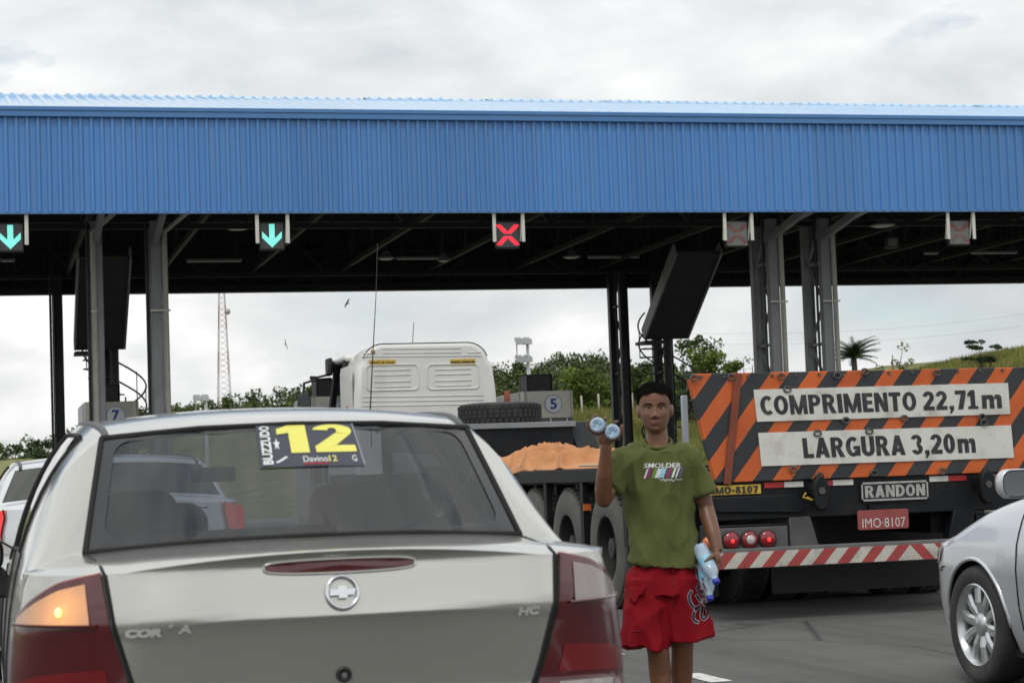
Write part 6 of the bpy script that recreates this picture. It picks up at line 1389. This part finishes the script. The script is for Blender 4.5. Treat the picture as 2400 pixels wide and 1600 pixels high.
grass('field_weeds', 'green weeds among the grass behind booth five', 1300, 1660, 70, 125, 9000, m_grn, .65, 12)
grass('hill_grass', 'yellow green grass on the hill at the right', 1960, 2420, 80, 124, 30000, m_dry, .35, 13)
grass('hill_weeds', 'green weeds on the hill at the right', 1960, 2420, 80, 124, 8000, m_grn, .45, 14)
m_post = M('fence_post', (.42, .40, .36), .9, var=.15)
for k, px in enumerate((1361, 1401, 1438, 1330, 1480, 1525)):
    g = at_ground(px, 106+k % 2); o = MB().tube([(0, 0, -.2), (.02, 0, .7), (.0, 0, 1.35)], [.07, .06, .055], 7).build('fence_post', m_post, smooth=True); o.location = g
    tag(o, 'pale fence post on the grass bank, '+('second from booth five', 'third from booth five', 'fourth from booth five, left of the laced column', 'nearest booth five', 'behind the laced column', 'behind the person')[k], 'fence post', 'fence posts on the grass bank')
for k, px in enumerate((2145, 2218, 2270)):
    g = at_ground(px, 112); o = MB().tube([(0, 0, -.2), (.0, 0, 1.0)], [.05, .045], 7).build('fence_post', m_bark, smooth=True); o.location = g
    tag(o, 'dark fence post on the crest of the right hill, '+('nearest the palm', 'middle one', 'nearest the bent tree')[k], 'fence post', 'fence posts on the right hill')
# floodlight masts
def mast(px, py, Y, label, lo):
    p = at(px, py, Y); g = ground_z(p.x, Y); r = empty('floodlight_mast', (p.x, Y, g), label=label, cat='light mast'); h = p.z-g
    MB().tube([(0, 0, 0), (0, 0, h)], [.10, .055], 10).build('pole', m_white, r, smooth=True)
    for z in (h-.12, h-.75):
        MB().box((-.42, -.04, z-.03), (.12, .04, z+.03)).build('cross_arm', m_inox, r)
        for x in (-.36, -.05):
            f_ = MB().prism([(-.14, -.16), (.14, -.16), (.17, .14), (-.17, .14)], lambda u, v: V(x+u, -.26+v*.5, z+v*.6+.05), lambda u, v: V(x+u*.7, -.02+v*.5, z+v*.5+.16)).build('floodlight', m_steel, r, bevel=.01); MB().prism([(-.11, -.12), (.11, -.12), (.13, .10), (-.13, .10)], lambda u, v: V(x+u, -.268+v*.5, z+v*.6+.04), lambda u, v: V(x+u, -.262+v*.5, z+v*.6+.04)).build('lamp_glass', m_lampw, f_)
    MB().tube([(-.4, 0, h-.75), (-.4, 0, h-.1)], .02, 6).build('brace', m_inox, r)
mast(1236, 797, 70, 'white floodlight mast behind toll booth five', 0); mast(482, 930, 82, 'floodlight mast left, just above the champagne car roof', 0)
# red and white radio mast
rmp = at(526, 930, 300); rt = at(526, 664, 300).z; rb = ground_z(rmp.x, 300); rm = empty('radio_mast', (rmp.x, 300, rb), label='slim red and white lattice radio mast behind the wood', cat='radio mast')
m_rw = [M('mast_red', (.28, .12, .11), .6), M('mast_white', (.42, .42, .42), .6)]; H = rt-rb; ns = 12
for k in range(ns):
    mb = MB(); z0, z1 = H*k/ns, H*(k+1)/ns; w0, w1 = lerp(1.0, .35, k/ns), lerp(1.0, .35, (k+1)/ns); cor = ((-1, -1), (1, -1), (1, 1), (-1, 1))
    for i in range(4):
        a, b_ = cor[i], cor[(i+1) % 4]; mb.tube([(a[0]*w0, a[1]*w0, z0), (a[0]*w1, a[1]*w1, z1)], .05, 5)
        for q_ in range(2):
            za, zb_ = lerp(z0, z1, q_/2), lerp(z0, z1, (q_+1)/2); wa, wb = lerp(w0, w1, q_/2), lerp(w0, w1, (q_+1)/2); mb.tube([(a[0]*wa, a[1]*wa, za), (b_[0]*wb, b_[1]*wb, zb_)], .03, 4)
    mb.build('mast_section', m_rw[(k//2) % 2], rm)
for k in range(3):
    a = 2*pi*k/3+.5; MB().box((cos(a)*.8-.07, sin(a)*.8-.07, H-1.2), (cos(a)*.8+.07, sin(a)*.8+.07, H+.5)).build('panel_antenna', m_rw[1], rm); MB().tube([(0, 0, H-.4), (cos(a)*.8, sin(a)*.8, H-.4)], .04, 5).build('antenna_arm', m_rw[0], rm)
MB().tube([(-1.0, -1, H-.6), (1.0, -1, H-.6)], .05, 5).build('platform_rail', m_rw[0], rm); MB().lathe([(.45, 0), (.4, .12), (.05, .2)], 14, 'y', (.7, -.6, H-4.2)).build('dish', m_rw[1], rm, smooth=True)
# soaring birds
def bird(px, py, Y, roll, label, s=.5):
    p = at(px, py, Y); o = empty('bird', p, label=label, cat='bird', group='birds soaring under the canopy edge'); m = M('bird_black', (.012, .011, .011), .8)
    mb = MB(); mb.tube([(0, -.32*s, 0), (0, -.1*s, .0), (0, .15*s, 0), (0, .3*s, .01), (0, .36*s, .01)], [.02*s, .09*s, .1*s, .05*s, .02*s], 8); mb.build('body', m, o, smooth=True)
    for sx in (-1, 1): MB().prism([(0, .16), (.35, .22), (.72, .10), (.95, -.06), (.68, -.10), (.35, -.10), (0, -.12)], lambda u, v: V(sx*u*s, v*s, .03*s+.22*u*s-.12*u*u*s), lambda u, v: V(sx*u*s, v*s, .05*s+.22*u*s-.12*u*u*s)).build('wing', m, o)
    MB().prism([(-.03, -.28), (.03, -.28), (.09, -.5), (-.09, -.5)], lambda u, v: V(u*s, v*s, 0), lambda u, v: V(u*s, v*s, .015)).build('tail', m, o)
    o.rotation_euler = roll
bird(814, 711, 170, (radians(35), radians(-58), radians(20)), 'black bird soaring left of the whip antenna'); bird(669, 807, 170, (radians(20), radians(76), radians(-10)), 'black bird soaring lower, near the radio mast')
# power lines
for k, (a, b_) in enumerate((((-200, 1015), (330, 1005)), ((1600, 782), (2500, 722)), ((1600, 806), (2500, 750)))):
    P, Q = at(*a, 170), at(*b_, 170); o = MB().tube([P.lerp(Q, t)-V(0, 0, .8*sin(pi*t)) for t in np.linspace(0, 1, 16)], .006, 4).build('power_line', m_steeld); tag(o, ['power line crossing the sky at the left edge', 'upper power line above the right hill', 'lower power line above the right hill'][k], 'cable', 'power lines')
